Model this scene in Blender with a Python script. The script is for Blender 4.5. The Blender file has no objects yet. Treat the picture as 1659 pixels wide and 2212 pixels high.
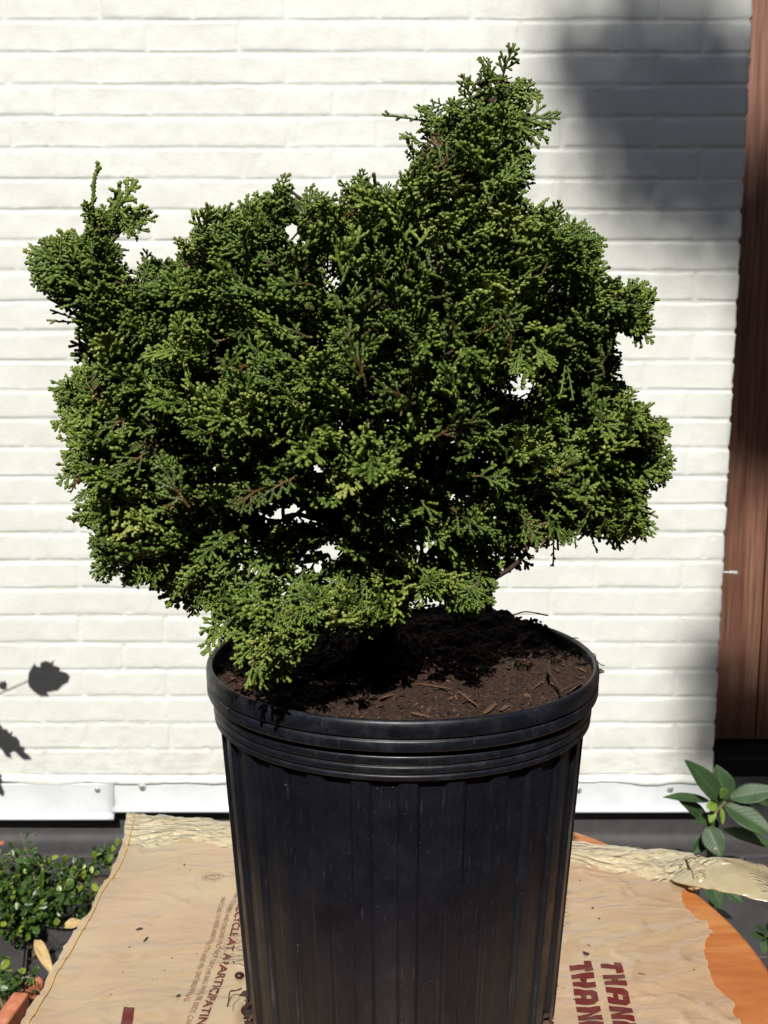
import bpy, bmesh, math, random
import numpy as np
from mathutils import Vector, Matrix
from mathutils.geometry import delaunay_2d_cdt

random.seed(7)
RNG = np.random.default_rng(7)
SC = bpy.context.scene
COL = SC.collection

# ------------------------------------------------------------------ camera, sky, sun, exposure
F, CX, CY, ZC, PIT = 1998.0, 829.5, 1106.0, 1.1465, math.radians(8)
cam = bpy.data.cameras.new("camera")
cam.sensor_fit = 'VERTICAL'
cam.sensor_height = 4.54
cam.sensor_width = 3.42
cam.lens = 4.54 * F / 2212
cam.clip_start = 0.02
cam.clip_end = 200
cam.dof.use_dof = True
cam.dof.focus_distance = 0.62
cam.dof.aperture_fstop = 2.4
camo = bpy.data.objects.new("camera", cam)
COL.objects.link(camo)
camo.location = (0, 0, ZC)
camo.rotation_euler = (math.radians(90) - PIT, 0, 0)
SC.camera = camo

SUN_EL, SUN_AZ = math.radians(47), math.radians(7)      # azimuth: to the left of straight behind the camera
S = np.array([-math.sin(SUN_AZ) * math.cos(SUN_EL), -math.cos(SUN_AZ) * math.cos(SUN_EL), math.sin(SUN_EL)])
world = bpy.data.worlds.new("World")
SC.world = world
world.use_nodes = True
wn = world.node_tree
sky = wn.nodes.new("ShaderNodeTexSky")
sky.sky_type = 'NISHITA'
sky.sun_disc = False
sky.sun_elevation = SUN_EL
sky.sun_rotation = math.pi + SUN_AZ
wn.links.new(sky.outputs[0], wn.nodes["Background"].inputs[0])
wn.nodes["Background"].inputs[1].default_value = 0.05
sl = bpy.data.lights.new("sun", 'SUN')
sl.energy = 5.0
sl.angle = math.radians(0.5)
sl.color = (1.0, 0.965, 0.90)
so = bpy.data.objects.new("sun", sl)
COL.objects.link(so)
so.location = tuple(S * 5)
so.rotation_euler = Vector(S).to_track_quat('Z', 'Y').to_euler()
SC.view_settings.view_transform = 'Standard'
SC.view_settings.look = 'None'
SC.view_settings.exposure = 0.12
SC.view_settings.gamma = 1.0

# ------------------------------------------------------------------ helpers
def ray(x, y):
    a = (x - CX) / F
    b = -(y - CY) / F
    return np.array([a, math.cos(PIT) + b * math.sin(PIT), -math.sin(PIT) + b * math.cos(PIT)])

def at_y(x, y, Y):
    r = ray(x, y); t = Y / r[1]
    return r * t + np.array([0, 0, ZC])

def at_z(x, y, z):
    r = ray(x, y); t = (z - ZC) / r[2]
    return r * t + np.array([0, 0, ZC])

def proj(P):
    P = np.atleast_2d(P) - np.array([0, 0, ZC])
    c, s = math.cos(PIT), math.sin(PIT)
    d = P[:, 1] * c - P[:, 2] * s
    u = P[:, 1] * s + P[:, 2] * c
    return np.stack([CX + F * P[:, 0] / d, CY - F * u / d], 1)

def _h(ix, iy, iz, seed):
    n = (ix * 374761393 + iy * 668265263 + iz * 2147483647 + seed * 974711) & 0xFFFFFFFF
    n = ((n ^ (n >> 13)) * 1274126177) & 0xFFFFFFFF
    n = n ^ (n >> 16)
    return (n & 0xFFFF) / 65535.0

def noise(x, y, z=0.0, seed=0):
    x = np.asarray(x, float); y = np.asarray(y, float); z = np.broadcast_to(np.asarray(z, float), x.shape)
    ix, iy, iz = np.floor(x).astype(np.int64), np.floor(y).astype(np.int64), np.floor(z).astype(np.int64)
    fx, fy, fz = x - ix, y - iy, z - iz
    fx, fy, fz = [t * t * (3 - 2 * t) for t in (fx, fy, fz)]
    r = 0
    for a in (0, 1):
        for b in (0, 1):
            for c in (0, 1):
                w = (fx if a else 1 - fx) * (fy if b else 1 - fy) * (fz if c else 1 - fz)
                r = r + w * _h(ix + a, iy + b, iz + c, seed)
    return r * 2 - 1

def fbm(x, y, z=0.0, octv=4, seed=0):
    r = 0; a = 1.0; k = 1.0
    for i in range(octv):
        r = r + a * noise(np.asarray(x) * k, np.asarray(y) * k, np.asarray(z) * k, seed + i)
        a *= 0.5; k *= 2.03
    return r

def sstep(a, b, x):
    t = np.clip((np.asarray(x) - a) / (b - a), 0, 1)
    return t * t * (3 - 2 * t)

def mesh_np(name, V, Fq, mat, parent=None, smooth=True, attr=None):
    me = bpy.data.meshes.new(name)
    V = np.asarray(V, np.float32)
    Fq = np.asarray(Fq, np.int32)
    k = Fq.shape[1]
    me.vertices.add(len(V)); me.vertices.foreach_set("co", V.ravel())
    me.loops.add(Fq.size); me.loops.foreach_set("vertex_index", Fq.ravel())
    me.polygons.add(len(Fq))
    me.polygons.foreach_set("loop_start", np.arange(0, Fq.size, k, dtype=np.int32))
    me.polygons.foreach_set("use_smooth", np.full(len(Fq), smooth))
    me.update(calc_edges=True)
    if attr:
        for an, arr in attr.items():
            at = me.attributes.new(an, 'FLOAT', 'POINT')
            at.data.foreach_set("value", np.asarray(arr, np.float32))
    if mat: me.materials.append(mat)
    o = bpy.data.objects.new(name, me)
    COL.objects.link(o)
    if parent: o.parent = parent
    return o

def mesh_py(name, V, Fs, mat, parent=None, smooth=False):
    me = bpy.data.meshes.new(name)
    me.from_pydata([tuple(v) for v in V], [], [tuple(f) for f in Fs])
    me.update()
    if smooth:
        me.polygons.foreach_set("use_smooth", [True] * len(me.polygons))
    if mat: me.materials.append(mat)
    o = bpy.data.objects.new(name, me)
    COL.objects.link(o)
    if parent: o.parent = parent
    return o

def tag(o, label=None, cat=None, group=None, kind=None):
    if label: o["label"] = label
    if cat: o["category"] = cat
    if group: o["group"] = group
    if kind: o["kind"] = kind
    return o

def empty(name, label, cat, loc=(0, 0, 0), group=None):
    o = bpy.data.objects.new(name, None)
    o.empty_display_size = 0.05
    COL.objects.link(o)
    o["label"] = label; o["category"] = cat
    if group: o["group"] = group
    EMP.append((o, loc))
    return o
EMP = []

def place_empties():
    # meshes are built in world coordinates; move each Empty to its base and keep the parts where they are
    for o, loc in EMP:
        o.location = tuple(loc)
        for ch in o.children:
            ch.location = tuple(Vector(ch.location) - Vector(loc))

def grid_faces(nr, nc, wrap=False):
    i = np.arange(nr - 1)[:, None]
    j = np.arange(nc if wrap else nc - 1)[None, :]
    a = i * nc + j
    b = i * nc + (j + 1) % nc
    c = (i + 1) * nc + (j + 1) % nc
    d = (i + 1) * nc + j
    return np.stack([a, b, c, d], -1).reshape(-1, 4)

def box(x0, x1, y0, y1, z0, z1, bev=0.0):
    bm = bmesh.new()
    bmesh.ops.create_cube(bm, size=1)
    for v in bm.verts:
        v.co = Vector(((x0 + x1) / 2 + v.co.x * (x1 - x0), (y0 + y1) / 2 + v.co.y * (y1 - y0), (z0 + z1) / 2 + v.co.z * (z1 - z0)))
    if bev > 0:
        bmesh.ops.bevel(bm, geom=list(bm.edges), offset=bev, segments=3, affect='EDGES', profile=0.6)
    return bm

def bm_obj(name, bm, mat, parent=None, smooth=False):
    me = bpy.data.meshes.new(name)
    bm.to_mesh(me); bm.free()
    if smooth: me.polygons.foreach_set("use_smooth", [True] * len(me.polygons))
    me.materials.append(mat)
    o = bpy.data.objects.new(name, me)
    COL.objects.link(o)
    if parent: o.parent = parent
    return o

def frames(path):
    P = np.asarray(path, float)
    T = np.gradient(P, axis=0)
    T /= np.linalg.norm(T, axis=1, keepdims=True) + 1e-12
    N = np.zeros_like(P)
    ref = np.array([0, 0, 1.0]) if abs(T[0, 2]) < 0.9 else np.array([1.0, 0, 0])
    n = np.cross(T[0], ref); n /= np.linalg.norm(n)
    for i in range(len(P)):
        n = n - T[i] * np.dot(n, T[i]); n /= np.linalg.norm(n) + 1e-12
        N[i] = n
    return P, T, N, np.cross(T, N)

def tube(path, rad, n=8, rough=0.0, seed=0):
    P, T, N, B = frames(path)
    m = len(P)
    rad = np.broadcast_to(np.asarray(rad, float), (m,))
    a = np.arange(n) * 2 * np.pi / n
    ca, sa = np.cos(a), np.sin(a)
    R = rad[:, None] * np.ones(n)[None, :]
    if rough:
        ii, jj = np.meshgrid(np.arange(m), np.arange(n), indexing='ij')
        R = R * (1 + rough * noise(ii * 0.45 + seed * 17.1, np.cos(jj * 2 * np.pi / n) * 1.7, np.sin(jj * 2 * np.pi / n) * 1.7, seed))
    V = P[:, None, :] + R[..., None] * (ca[None, :, None] * N[:, None, :] + sa[None, :, None] * B[:, None, :])
    V = V.reshape(-1, 3)
    Fq = grid_faces(m, n, True)
    # caps (degenerate quads around a centre vertex are avoided: fan of quads for even n)
    V = np.vstack([V, P[0] - T[0] * rad[0] * 0.5, P[-1] + T[-1] * rad[-1] * 0.6])
    c0, c1 = len(V) - 2, len(V) - 1
    caps = []
    for k in range(0, n, 2):
        caps.append([c0, (k + 2) % n, (k + 1) % n, k])
        o = (m - 1) * n
        caps.append([c1, o + k, o + (k + 1) % n, o + (k + 2) % n])
    return V, np.vstack([Fq, np.array(caps)])

def catmull(pts, per=8):
    P = np.asarray(pts, float)
    P = np.vstack([2 * P[0] - P[1], P, 2 * P[-1] - P[-2]])
    out = []
    for i in range(1, len(P) - 2):
        for t in np.linspace(0, 1, per, endpoint=False):
            a, b, c, d = P[i - 1], P[i], P[i + 1], P[i + 2]
            out.append(0.5 * ((2 * b) + (-a + c) * t + (2 * a - 5 * b + 4 * c - d) * t ** 2 + (-a + 3 * b - 3 * c + d) * t ** 3))
    out.append(P[-2])
    return np.array(out)

class Acc:
    def __init__(s): s.V = []; s.F = []; s.n = 0; s.A = []
    def add(s, V, Fq, a=None):
        s.V.append(V); s.F.append(np.asarray(Fq) + s.n); s.n += len(V)
        if a is not None: s.A.append(np.broadcast_to(a, (len(V),)))
    def obj(s, name, mat, parent=None, smooth=True, attr=None):
        return mesh_np(name, np.vstack(s.V), np.vstack(s.F), mat, parent, smooth,
                       {attr: np.concatenate(s.A)} if attr else None)

# ------------------------------------------------------------------ materials
class M:
    def __init__(s, name, base=(.5, .5, .5), rough=0.6, **kw):
        s.m = bpy.data.materials.new(name); s.m.use_nodes = True
        s.nt = s.m.node_tree; s.b = s.nt.nodes["Principled BSDF"]
        s.b.inputs["Base Color"].default_value = (*base, 1)
        s.b.inputs["Roughness"].default_value = rough
        for k, v in kw.items(): s.b.inputs[k].default_value = v
    def n(s, t, **kw):
        nd = s.nt.nodes.new("ShaderNode" + t)
        for k, v in kw.items():
            if k.startswith("_"): setattr(nd, k[1:], v)
            else: nd.inputs[k.replace("__", " ")].default_value = v
        return nd
    def l(s, a, b): s.nt.links.new(a, b); return s
    def coord(s, scale=(1, 1, 1), out="Object", rot=(0, 0, 0)):
        tc = s.n("TexCoord"); mp = s.n("Mapping")
        mp.inputs["Scale"].default_value = scale; mp.inputs["Rotation"].default_value = rot
        s.l(tc.outputs[out], mp.inputs[0]); return mp.outputs[0]
    def noise(s, scale, detail=4, co=None, rough=0.55, dist=0.0):
        n = s.n("TexNoise"); n.inputs["Scale"].default_value = scale; n.inputs["Detail"].default_value = detail
        n.inputs["Roughness"].default_value = rough; n.inputs["Distortion"].default_value = dist
        s.l(co if co is not None else s.coord(), n.inputs["Vector"]); return n.outputs[0]
    def ramp(s, fac, stops):
        r = s.n("ValToRGB"); s.l(fac, r.inputs[0]); e = r.color_ramp.elements
        while len(e) < len(stops): e.new(0.5)
        for q, (p, c) in zip(e, stops):
            q.position = p; q.color = (*c, 1) if len(c) == 3 else c
        return r.outputs[0]
    def mix(s, fac, a, b, mode='MIX'):
        x = s.n("Mix"); x.data_type = 'RGBA'; x.blend_type = mode
        for sock, v in ((x.inputs[0], fac), (x.inputs[6], a), (x.inputs[7], b)):
            if hasattr(v, "is_linked") or hasattr(v, "links"): s.l(v, sock)
            elif isinstance(v, (int, float)): sock.default_value = v
            else: sock.default_value = (*v, 1)
        return x.outputs[2]
    def math(s, op, a, b=0.0):
        x = s.n("Math"); x.operation = op
        for i, v in enumerate((a, b)):
            if hasattr(v, "links"): s.l(v, x.inputs[i])
            else: x.inputs[i].default_value = v
        return x.outputs[0]
    def bump(s, h, strength=0.5, dist=0.001):
        b = s.n("Bump"); b.inputs["Strength"].default_value = strength; b.inputs["Distance"].default_value = dist
        s.l(h, b.inputs["Height"])
        prev = s.b.inputs["Normal"]
        if prev.is_linked: s.l(prev.links[0].from_socket, b.inputs["Normal"])
        s.l(b.outputs[0], prev); return s
    def color(s, c): s.l(c, s.b.inputs["Base Color"]); return s
    def rgh(s, c): s.l(c, s.b.inputs["Roughness"]); return s

def W(c): return (c, c, c)

# painted brick
m = M("painted_brick", rough=0.62)
geo = m.n("TexCoord").outputs["Object"]
n1 = m.noise(9, 5, geo); n2 = m.noise(160, 3, geo)
base = m.ramp(n1, [(0.3, (0.735, 0.745, 0.695)), (0.7, (0.79, 0.80, 0.76))])
# grime near the bottom courses, where splash reaches
sep = m.n("SeparateXYZ"); m.l(geo, sep.inputs[0])
low = m.n("MapRange"); low.inputs[1].default_value = 0.33; low.inputs[2].default_value = 0.17
m.l(sep.outputs[2], low.inputs[0])
gr = m.ramp(m.noise(22, 6, m.coord((1, 1, 3.2)), 0.7), [(0.46, W(0)), (0.72, W(0.55))])
dirt = m.math('MULTIPLY', low.outputs[0], gr)
spot = m.ramp(m.noise(38, 4, geo, 0.7), [(0.70, W(0)), (0.80, W(0.22))])
c = m.mix(dirt, base, (0.36, 0.32, 0.25)); c = m.mix(spot, c, (0.55, 0.52, 0.46))
m.color(c).bump(n2, 0.35, 0.0012).bump(m.noise(45, 4, geo), 0.35, 0.0015)
MAT_BRICK = m.m

m = M("flashing_paint", (0.80, 0.82, 0.82), 0.38)
m.color(m.ramp(m.noise(14, 4), [(0.35, (0.60, 0.63, 0.65)), (0.65, (0.68, 0.71, 0.73))])).bump(m.noise(30, 3), 0.15, 0.001)
MAT_FLASH = m.m
m = M("screw_metal", (0.35, 0.30, 0.26), 0.5, Metallic=0.6)
m.color(m.ramp(m.noise(400, 3), [(0.4, (0.42, 0.36, 0.3)), (0.6, (0.55, 0.52, 0.48))])); MAT_SCREW = m.m

m = M("foundation", rough=0.65)
co = m.coord()
m.color(m.ramp(m.noise(20, 6, co, 0.65), [(0.3, (0.030, 0.029, 0.031)), (0.7, (0.052, 0.049, 0.050))])).bump(m.noise(220, 4, co), 0.4, 0.001)
MAT_FOUND = m.m
m = M("slate_paving", rough=0.6)
co = m.coord()
m.color(m.ramp(m.noise(12, 7, co, 0.7), [(0.3, (0.032, 0.031, 0.035)), (0.7, (0.062, 0.058, 0.060))])).bump(m.noise(120, 5, co), 0.5, 0.001)
MAT_SLATE = m.m

m = M("ground_soil", rough=0.95)
co = m.coord()
m.color(m.ramp(m.noise(60, 7, co, 0.75), [(0.35, (0.018, 0.014, 0.011)), (0.5, (0.045, 0.035, 0.026)), (0.68, (0.13, 0.105, 0.075))])).bump(m.noise(130, 5, co), 0.9, 0.004)
MAT_GROUND = m.m
m = M("sandy_grit", rough=0.95)
co = m.coord()
m.color(m.ramp(m.noise(240, 5, co, 0.8), [(0.35, (0.09, 0.07, 0.045)), (0.55, (0.26, 0.21, 0.14)), (0.7, (0.42, 0.38, 0.3))])).bump(m.noise(260, 4, co), 1, 0.003)
MAT_GRIT = m.m
m = M("terracotta", (0.42, 0.13, 0.06), 0.8)
m.color(m.ramp(m.noise(50, 5), [(0.3, (0.36, 0.11, 0.05)), (0.6, (0.5, 0.17, 0.09)), (0.75, (0.5, 0.3, 0.22))])).bump(m.noise(300, 3), 0.4, 0.001)
MAT_TERRA = m.m

m = M("cedar_siding", rough=0.5)
co = m.coord((1, 1, 0.035))
n = m.noise(110, 6, co, 0.6)
n2 = m.noise(14, 4, m.coord((1, 1, 0.12)), 0.5)
c = m.ramp(n, [(0.3, (0.10, 0.050, 0.034)), (0.52, (0.26, 0.125, 0.080)), (0.72, (0.39, 0.21, 0.135))])
c = m.mix(m.ramp(n2, [(0.35, W(0)), (0.7, W(0.55))]), c, (0.22, 0.090, 0.062))
pale = m.ramp(m.noise(60, 3, m.coord((1, 1, 0.02))), [(0.62, W(0)), (0.72, W(0.4))])
m.color(m.mix(pale, c, (0.45, 0.30, 0.20))).bump(n, 0.25, 0.001)
MAT_SIDING = m.m

# black nursery pot
TZP = ZC - 0.488
def potmat(bl, spec):
    m = M("black_plastic", rough=0.42)
    co = m.coord()
    b1 = m.noise(26, 5, co, 0.6)
    dust = m.ramp(m.noise(900, 2, co, 0.5), [(0.735, W(0)), (0.77, W(0.5))])
    scr = m.ramp(m.noise(40, 4, m.coord((14, 14, 1.0)), 0.6), [(0.62, W(0)), (0.74, W(0.22))])
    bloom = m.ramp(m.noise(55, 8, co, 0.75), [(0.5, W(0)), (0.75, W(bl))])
    c = m.ramp(b1, [(0.3, (0.0048, 0.0054, 0.0086)), (0.7, (0.0090, 0.0102, 0.0158))])
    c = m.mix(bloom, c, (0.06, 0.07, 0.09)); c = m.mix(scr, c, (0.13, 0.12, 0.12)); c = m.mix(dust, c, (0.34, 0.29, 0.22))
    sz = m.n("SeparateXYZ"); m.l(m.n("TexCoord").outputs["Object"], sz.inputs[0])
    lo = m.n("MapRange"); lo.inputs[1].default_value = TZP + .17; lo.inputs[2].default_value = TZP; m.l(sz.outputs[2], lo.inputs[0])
    bag_reflection = m.ramp(m.noise(9, 6, m.coord((5, 5, .6)), 0.65), [(0.45, W(0)), (0.7, W(0.55))])
    c = m.mix(m.math('MULTIPLY', lo.outputs[0], bag_reflection), c, (0.035, 0.024, 0.019))  # bag's brown reflection painted into the lower body colour
    m.color(c)
    m.rgh(m.ramp(m.noise(70, 6, co, 0.7), [(0.3, W(0.30)), (0.7, W(0.5))])).bump(m.noise(420, 3, co), 0.12, 0.0006).bump(m.noise(18, 3, m.coord((1, 1, 0.3))), 0.2, 0.0015)
    m.b.inputs["Specular IOR Level"].default_value = spec
    return m.m
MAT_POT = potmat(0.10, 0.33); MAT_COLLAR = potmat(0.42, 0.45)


m = M("potting_soil", rough=0.95)
co = m.coord()
c = m.ramp(m.noise(330, 7, co, 0.75), [(0.32, (0.007, 0.0035, 0.002)), (0.5, (0.034, 0.0145, 0.008)), (0.66, (0.082, 0.034, 0.018)), (0.8, (0.15, 0.072, 0.036))])
m.color(c).bump(m.noise(600, 5, co, 0.7), 0.9, 0.002)
MAT_SOIL = m.m
def chipmat(name, a, b):
    m = M(name, rough=0.85)
    at = m.n("Attribute"); at.attribute_name = "tint"
    c = m.ramp(at.outputs["Fac"], [(0.0, a), (1.0, b)])
    n = m.noise(900, 3, m.coord())
    m.color(m.mix(m.ramp(n, [(0.35, W(0.6)), (0.6, W(0))]), c, (0.02, 0.01, 0.006))).bump(n, 0.6, 0.0006)
    return m.m
MAT_CHIP = chipmat("bark_chip", (0.020, 0.0095, 0.0055), (0.20, 0.105, 0.055))

# foliage
def leafmat(name, stops, tipc, rough=0.42, spec=0.45, trans=0.0):
    m = M(name, rough=rough)
    m.b.inputs["Specular IOR Level"].default_value = spec
    at = m.n("Attribute"); at.attribute_name = "tint"
    c = m.ramp(at.outputs["Fac"], stops)
    n = m.noise(700, 2, m.coord())
    c = m.mix(m.ramp(n, [(0.4, W(0)), (0.75, W(0.5))]), c, tipc)
    m.color(c)
    m.bump(m.noise(1500, 2, m.coord()), 0.35, 0.0005)
    if trans > 0:
        out = m.nt.nodes["Material Output"]
        tr = m.n("BsdfTranslucent"); m.l(c, tr.inputs[0])
        mx = m.n("MixShader"); mx.inputs[0].default_value = trans
        m.l(m.b.outputs[0], mx.inputs[1]); m.l(tr.outputs[0], mx.inputs[2]); m.l(mx.outputs[0], out.inputs[0])
    return m.m
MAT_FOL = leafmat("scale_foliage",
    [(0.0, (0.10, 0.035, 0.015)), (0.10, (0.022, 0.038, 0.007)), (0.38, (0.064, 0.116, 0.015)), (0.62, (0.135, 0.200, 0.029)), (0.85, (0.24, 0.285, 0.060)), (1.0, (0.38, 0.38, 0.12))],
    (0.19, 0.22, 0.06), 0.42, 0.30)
m = M("conifer_bark", rough=0.9)
co = m.coord((1, 1, 0.35))
m.color(m.ramp(m.noise(260, 6, co, 0.7), [(0.3, (0.022, 0.012, 0.009)), (0.55, (0.070, 0.036, 0.024)), (0.75, (0.16, 0.09, 0.06))])).bump(m.noise(300, 5, co, 0.7), 1.0, 0.002)
MAT_BARK = m.m

# plastic bag film
def filmmat(name, c0, c1, alpha, crin):
    m = M(name, rough=0.34 if crin < 1.5 else 0.24)
    co = m.coord()
    big = m.noise(11, 4, co, 0.55)
    c = m.ramp(big, [(0.3, c0), (0.7, c1)])
    m.color(c)
    st = m.noise(17, 4, m.coord((0.55, 1.9, 1), rot=(0, 0, 0.5)), 0.55, 1.0)
    fine = m.noise(85, 5, m.coord((0.45, 1.9, 1), rot=(0, 0, -0.3)), 0.6, 2.0)
    m.bump(st, min(1, 0.30 * crin), 0.010).bump(fine, 0.16 * crin, 0.0026)
    q3 = m.math('MULTIPLY', m.ramp(m.noise(8, 2, co), [(0.60, W(0)), (0.66, W(1))]), m.math('ABSOLUTE', m.math('SUBTRACT', m.noise(48, 3, m.coord((0.6, 1.5, 1), rot=(0, 0, .3)), 0.6, 1.5), 0.5)))
    m.bump(q3, 1.0, 0.022)
    if crin > 1.5:
        q1 = m.math('ABSOLUTE', m.math('SUBTRACT', m.noise(11, 3, m.coord((0.8, 1.5, 1), rot=(0, 0, 0.15)), 0.55, 2.6), 0.5))
        m.bump(q1, 0.9, 0.030)
        q2 = m.math('ABSOLUTE', m.math('SUBTRACT', m.noise(27, 2, m.coord((0.8, 1.4, 1), rot=(0, 0, -0.5)), 0.55, 1.6), 0.5))
        m.bump(q2, 0.4, 0.010)
    cre = m.n("TexVoronoi"); cre.feature = 'DISTANCE_TO_EDGE'; cre.inputs["Scale"].default_value = 13; cre.inputs["Randomness"].default_value = 1
    m.l(m.coord((0.7, 1.5, 1), rot=(0, 0, -0.45)), cre.inputs["Vector"])
    crr = m.ramp(cre.outputs[0], [(0.0, W(1)), (0.05, W(0))])
    crm = m.ramp(m.noise(5, 2, co), [(0.42, W(0)), (0.58, W(1))])
    m.bump(m.math('MULTIPLY', crr, crm), 0.5, 0.0022)
    m.b.inputs["Coat Weight"].default_value = 1.0; m.b.inputs["Coat Roughness"].default_value = 0.12; m.b.inputs["Coat IOR"].default_value = 1.65
    m.b.inputs["Specular IOR Level"].default_value = 0.5
    out = m.nt.nodes["Material Output"]
    tl = m.n("BsdfTranslucent"); m.l(c, tl.inputs[0])
    mx = m.n("MixShader"); mx.inputs[0].default_value = 0.25
    m.l(m.b.outputs[0], mx.inputs[1]); m.l(tl.outputs[0], mx.inputs[2])
    tp = m.n("BsdfTransparent"); tp.inputs[0].default_value = (1, 0.93, 0.78, 1)
    m2 = m.n("MixShader")
    clear = m.ramp(m.noise(7, 3, co), [(0.40, W(alpha * 0.25)), (0.62, W(alpha))])
    m.l(clear, m2.inputs[0])
    m.l(mx.outputs[0], m2.inputs[1]); m.l(tp.outputs[0], m2.inputs[2]); m.l(m2.outputs[0], out.inputs[0])
    return m.m
MAT_BAG = filmmat("bag_film", (0.63, 0.44, 0.28), (0.62, 0.49, 0.30), 0.17, 1.0)
MAT_BAGEDGE = filmmat("bag_film_folded", (0.66, 0.56, 0.34), (0.74, 0.64, 0.42), 0.12, 1.8)
MAT_PRINT = M("red_print", (0.115, 0.012, 0.010), 0.5).m
MAT_PRINT2 = M("brown_print", (0.24, 0.13, 0.08), 0.5).m

m = M("orange_tabletop", rough=0.38)
co = m.coord((1, 5.5, 1), rot=(0, 0, 0.42))
n = m.noise(9, 6, co, 0.6, 0.6)
c = m.ramp(n, [(0.3, (0.36, 0.105, 0.026)), (0.5, (0.44, 0.15, 0.042)), (0.62, (0.50, 0.22, 0.07)), (0.75, (0.31, 0.08, 0.022))])
st = m.ramp(m.noise(70, 3, m.coord((0.6, 9, 1), rot=(0, 0, 0.42))), [(0.55, W(0)), (0.75, W(0.35))])
m.color(m.mix(st, c, (0.42, 0.09, 0.015))).bump(n, 0.08, 0.001)
MAT_TABLE = m.m
m = M("table_edge", (0.35, 0.05, 0.02), 0.45); MAT_TEDGE = m.m
m = M("table_metal", (0.05, 0.05, 0.05), 0.5, Metallic=0.6); MAT_TMETAL = m.m

MAT_SHRUB = leafmat("shrub_leaf", [(0.0, (0.012, 0.032, 0.008)), (0.5, (0.045, 0.10, 0.014)), (0.8, (0.12, 0.20, 0.020)), (1.0, (0.27, 0.34, 0.035))], (0.05, 0.12, 0.03), 0.28, 0.6, 0.25)
m = M("broad_leaf", rough=0.55)
uvn = m.n("UVMap")
su = m.n("SeparateXYZ"); m.l(uvn.outputs[0], su.inputs[0])
vn = m.math('ABSOLUTE', m.math('SUBTRACT', su.outputs[0], 0.5))
wv = m.math('SINE', m.math('MULTIPLY', m.math('SUBTRACT', su.outputs[1], m.math('MULTIPLY', vn, 0.5)), 62.0))
mid = m.n("MapRange"); mid.inputs[1].default_value = 0.02; mid.inputs[2].default_value = 0.05; m.l(vn, mid.inputs[0])
base = m.ramp(m.noise(40, 4), [(0.3, (0.020, 0.050, 0.015)), (0.7, (0.036, 0.075, 0.023))])
vein = m.math('MULTIPLY', m.math('GREATER_THAN', wv, 0.93), 0.3)
c = m.mix(m.math('MULTIPLY', vein, 0.5), base, (0.045, 0.085, 0.03)); c = m.mix(mid.outputs[0], (0.045, 0.085, 0.03), c)
hole = m.ramp(m.noise(34, 2, m.coord()), [(0.715, W(0)), (0.74, W(0.9))])
c = m.mix(hole, c, (0.30, 0.22, 0.13))
m.color(c).bump(wv, 0.12, 0.001)
MAT_BROAD = m.m
m = M("young_leaf", (0.16, 0.26, 0.035), 0.4); m.color(m.ramp(m.noise(60, 3), [(0.3, (0.12, 0.22, 0.03)), (0.7, (0.22, 0.32, 0.05))])); MAT_YOUNG = m.m
m = M("green_stem", (0.10, 0.12, 0.04), 0.6); m.color(m.ramp(m.noise(80, 3), [(0.3, (0.09, 0.11, 0.04)), (0.7, (0.2, 0.12, 0.06))])); MAT_STEM = m.m
m = M("dry_leaf", rough=0.7); m.color(m.ramp(m.noise(90, 5, m.coord((1, 4, 1))), [(0.3, (0.42, 0.27, 0.11)), (0.7, (0.58, 0.44, 0.22))])).bump(m.noise(200, 3), 0.4, 0.001); MAT_DRY = m.m
MAT_BERRY = M("seed_skin", (0.030, 0.008, 0.006), 0.4).m
m = M("caulk", (0.8, 0.79, 0.75), 0.6); MAT_CAULK = m.m

# ------------------------------------------------------------------ ground, foundation, wall, siding
tag(mesh_py("ground", [(-40, -40, -0.012), (40, -40, -0.012), (40, 40, -0.012), (-40, 40, -0.012)], [(0, 1, 2, 3)], MAT_GROUND), kind="structure")

WY = 2.165
XR = 0.812
CH = 0.0672
BL = 0.2056
z_line0 = ZC + 0.590 - 0.0045
wall = empty("brick_wall", "white painted brick wall behind the potted conifer", "wall", (0, WY + .1, 0))

def joint_z():
    zs = []
    k0 = math.ceil((z_line0 - 2.45) / CH); k1 = math.floor((z_line0 - 0.165) / CH)
    offs = [-0.5, -0.3, -0.17, -0.12, -0.09, -0.07, -0.05, -0.03, 0.0, 0.03, 0.05, 0.07, 0.09, 0.12, 0.17, 0.3]
    for k in range(k0, k1 + 1):
        for o in offs: zs.append(z_line0 - (k + o) * CH)
    zs = sorted(set(zs))
    return np.array([z for z in zs if z > 0.172])
zs = joint_z()
xs = np.concatenate([np.arange(-2.2, -1.004, 0.012), np.arange(-1.0, XR - 0.02, 0.004), np.linspace(XR - 0.02, XR, 9)])
X, Z = np.meshgrid(xs, zs)
wob = 0.0009 * fbm(X * 9, Z * 9, 0, 3, 3)
zz = (z_line0 - Z + wob) / CH
k = np.round(zz); dh = np.abs(zz - k) * CH
row = np.floor(zz).astype(int)
xo = np.where(row % 2 == 0, -0.628, -0.628 - BL / 2) + 0.006 * (_h(row, row * 0, row * 0, 5) - .5)
xx = (X + 0.0025 * fbm(X * 11, Z * 11, 5, 2, 9) - xo) / BL
j = np.round(xx); dv = np.abs(xx - j) * BL
bi = np.floor(xx).astype(int)
vd = _h(j.astype(int), row, row * 0, 11)
jd = 0.0011 + 0.0011 * (0.5 + 0.5 * fbm(X * 4, k * 3.1, 1, 2, 21))
hw = 0.0060 + 0.0016 * noise(X * 14, k * 5.0, 0, 31)
gh = -jd * (1 - sstep(0.2, 1.35, dh / hw))
gv = -(0.0008 + 0.0019 * vd ** 2) * (1 - sstep(0.4, 1.35, dv / 0.006))
H = np.minimum(gh, gv)
H += 0.0012 * (_h(bi, row, row * 0, 17) - 0.5) * sstep(0.3, 1.2, dh / 0.01)
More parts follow.
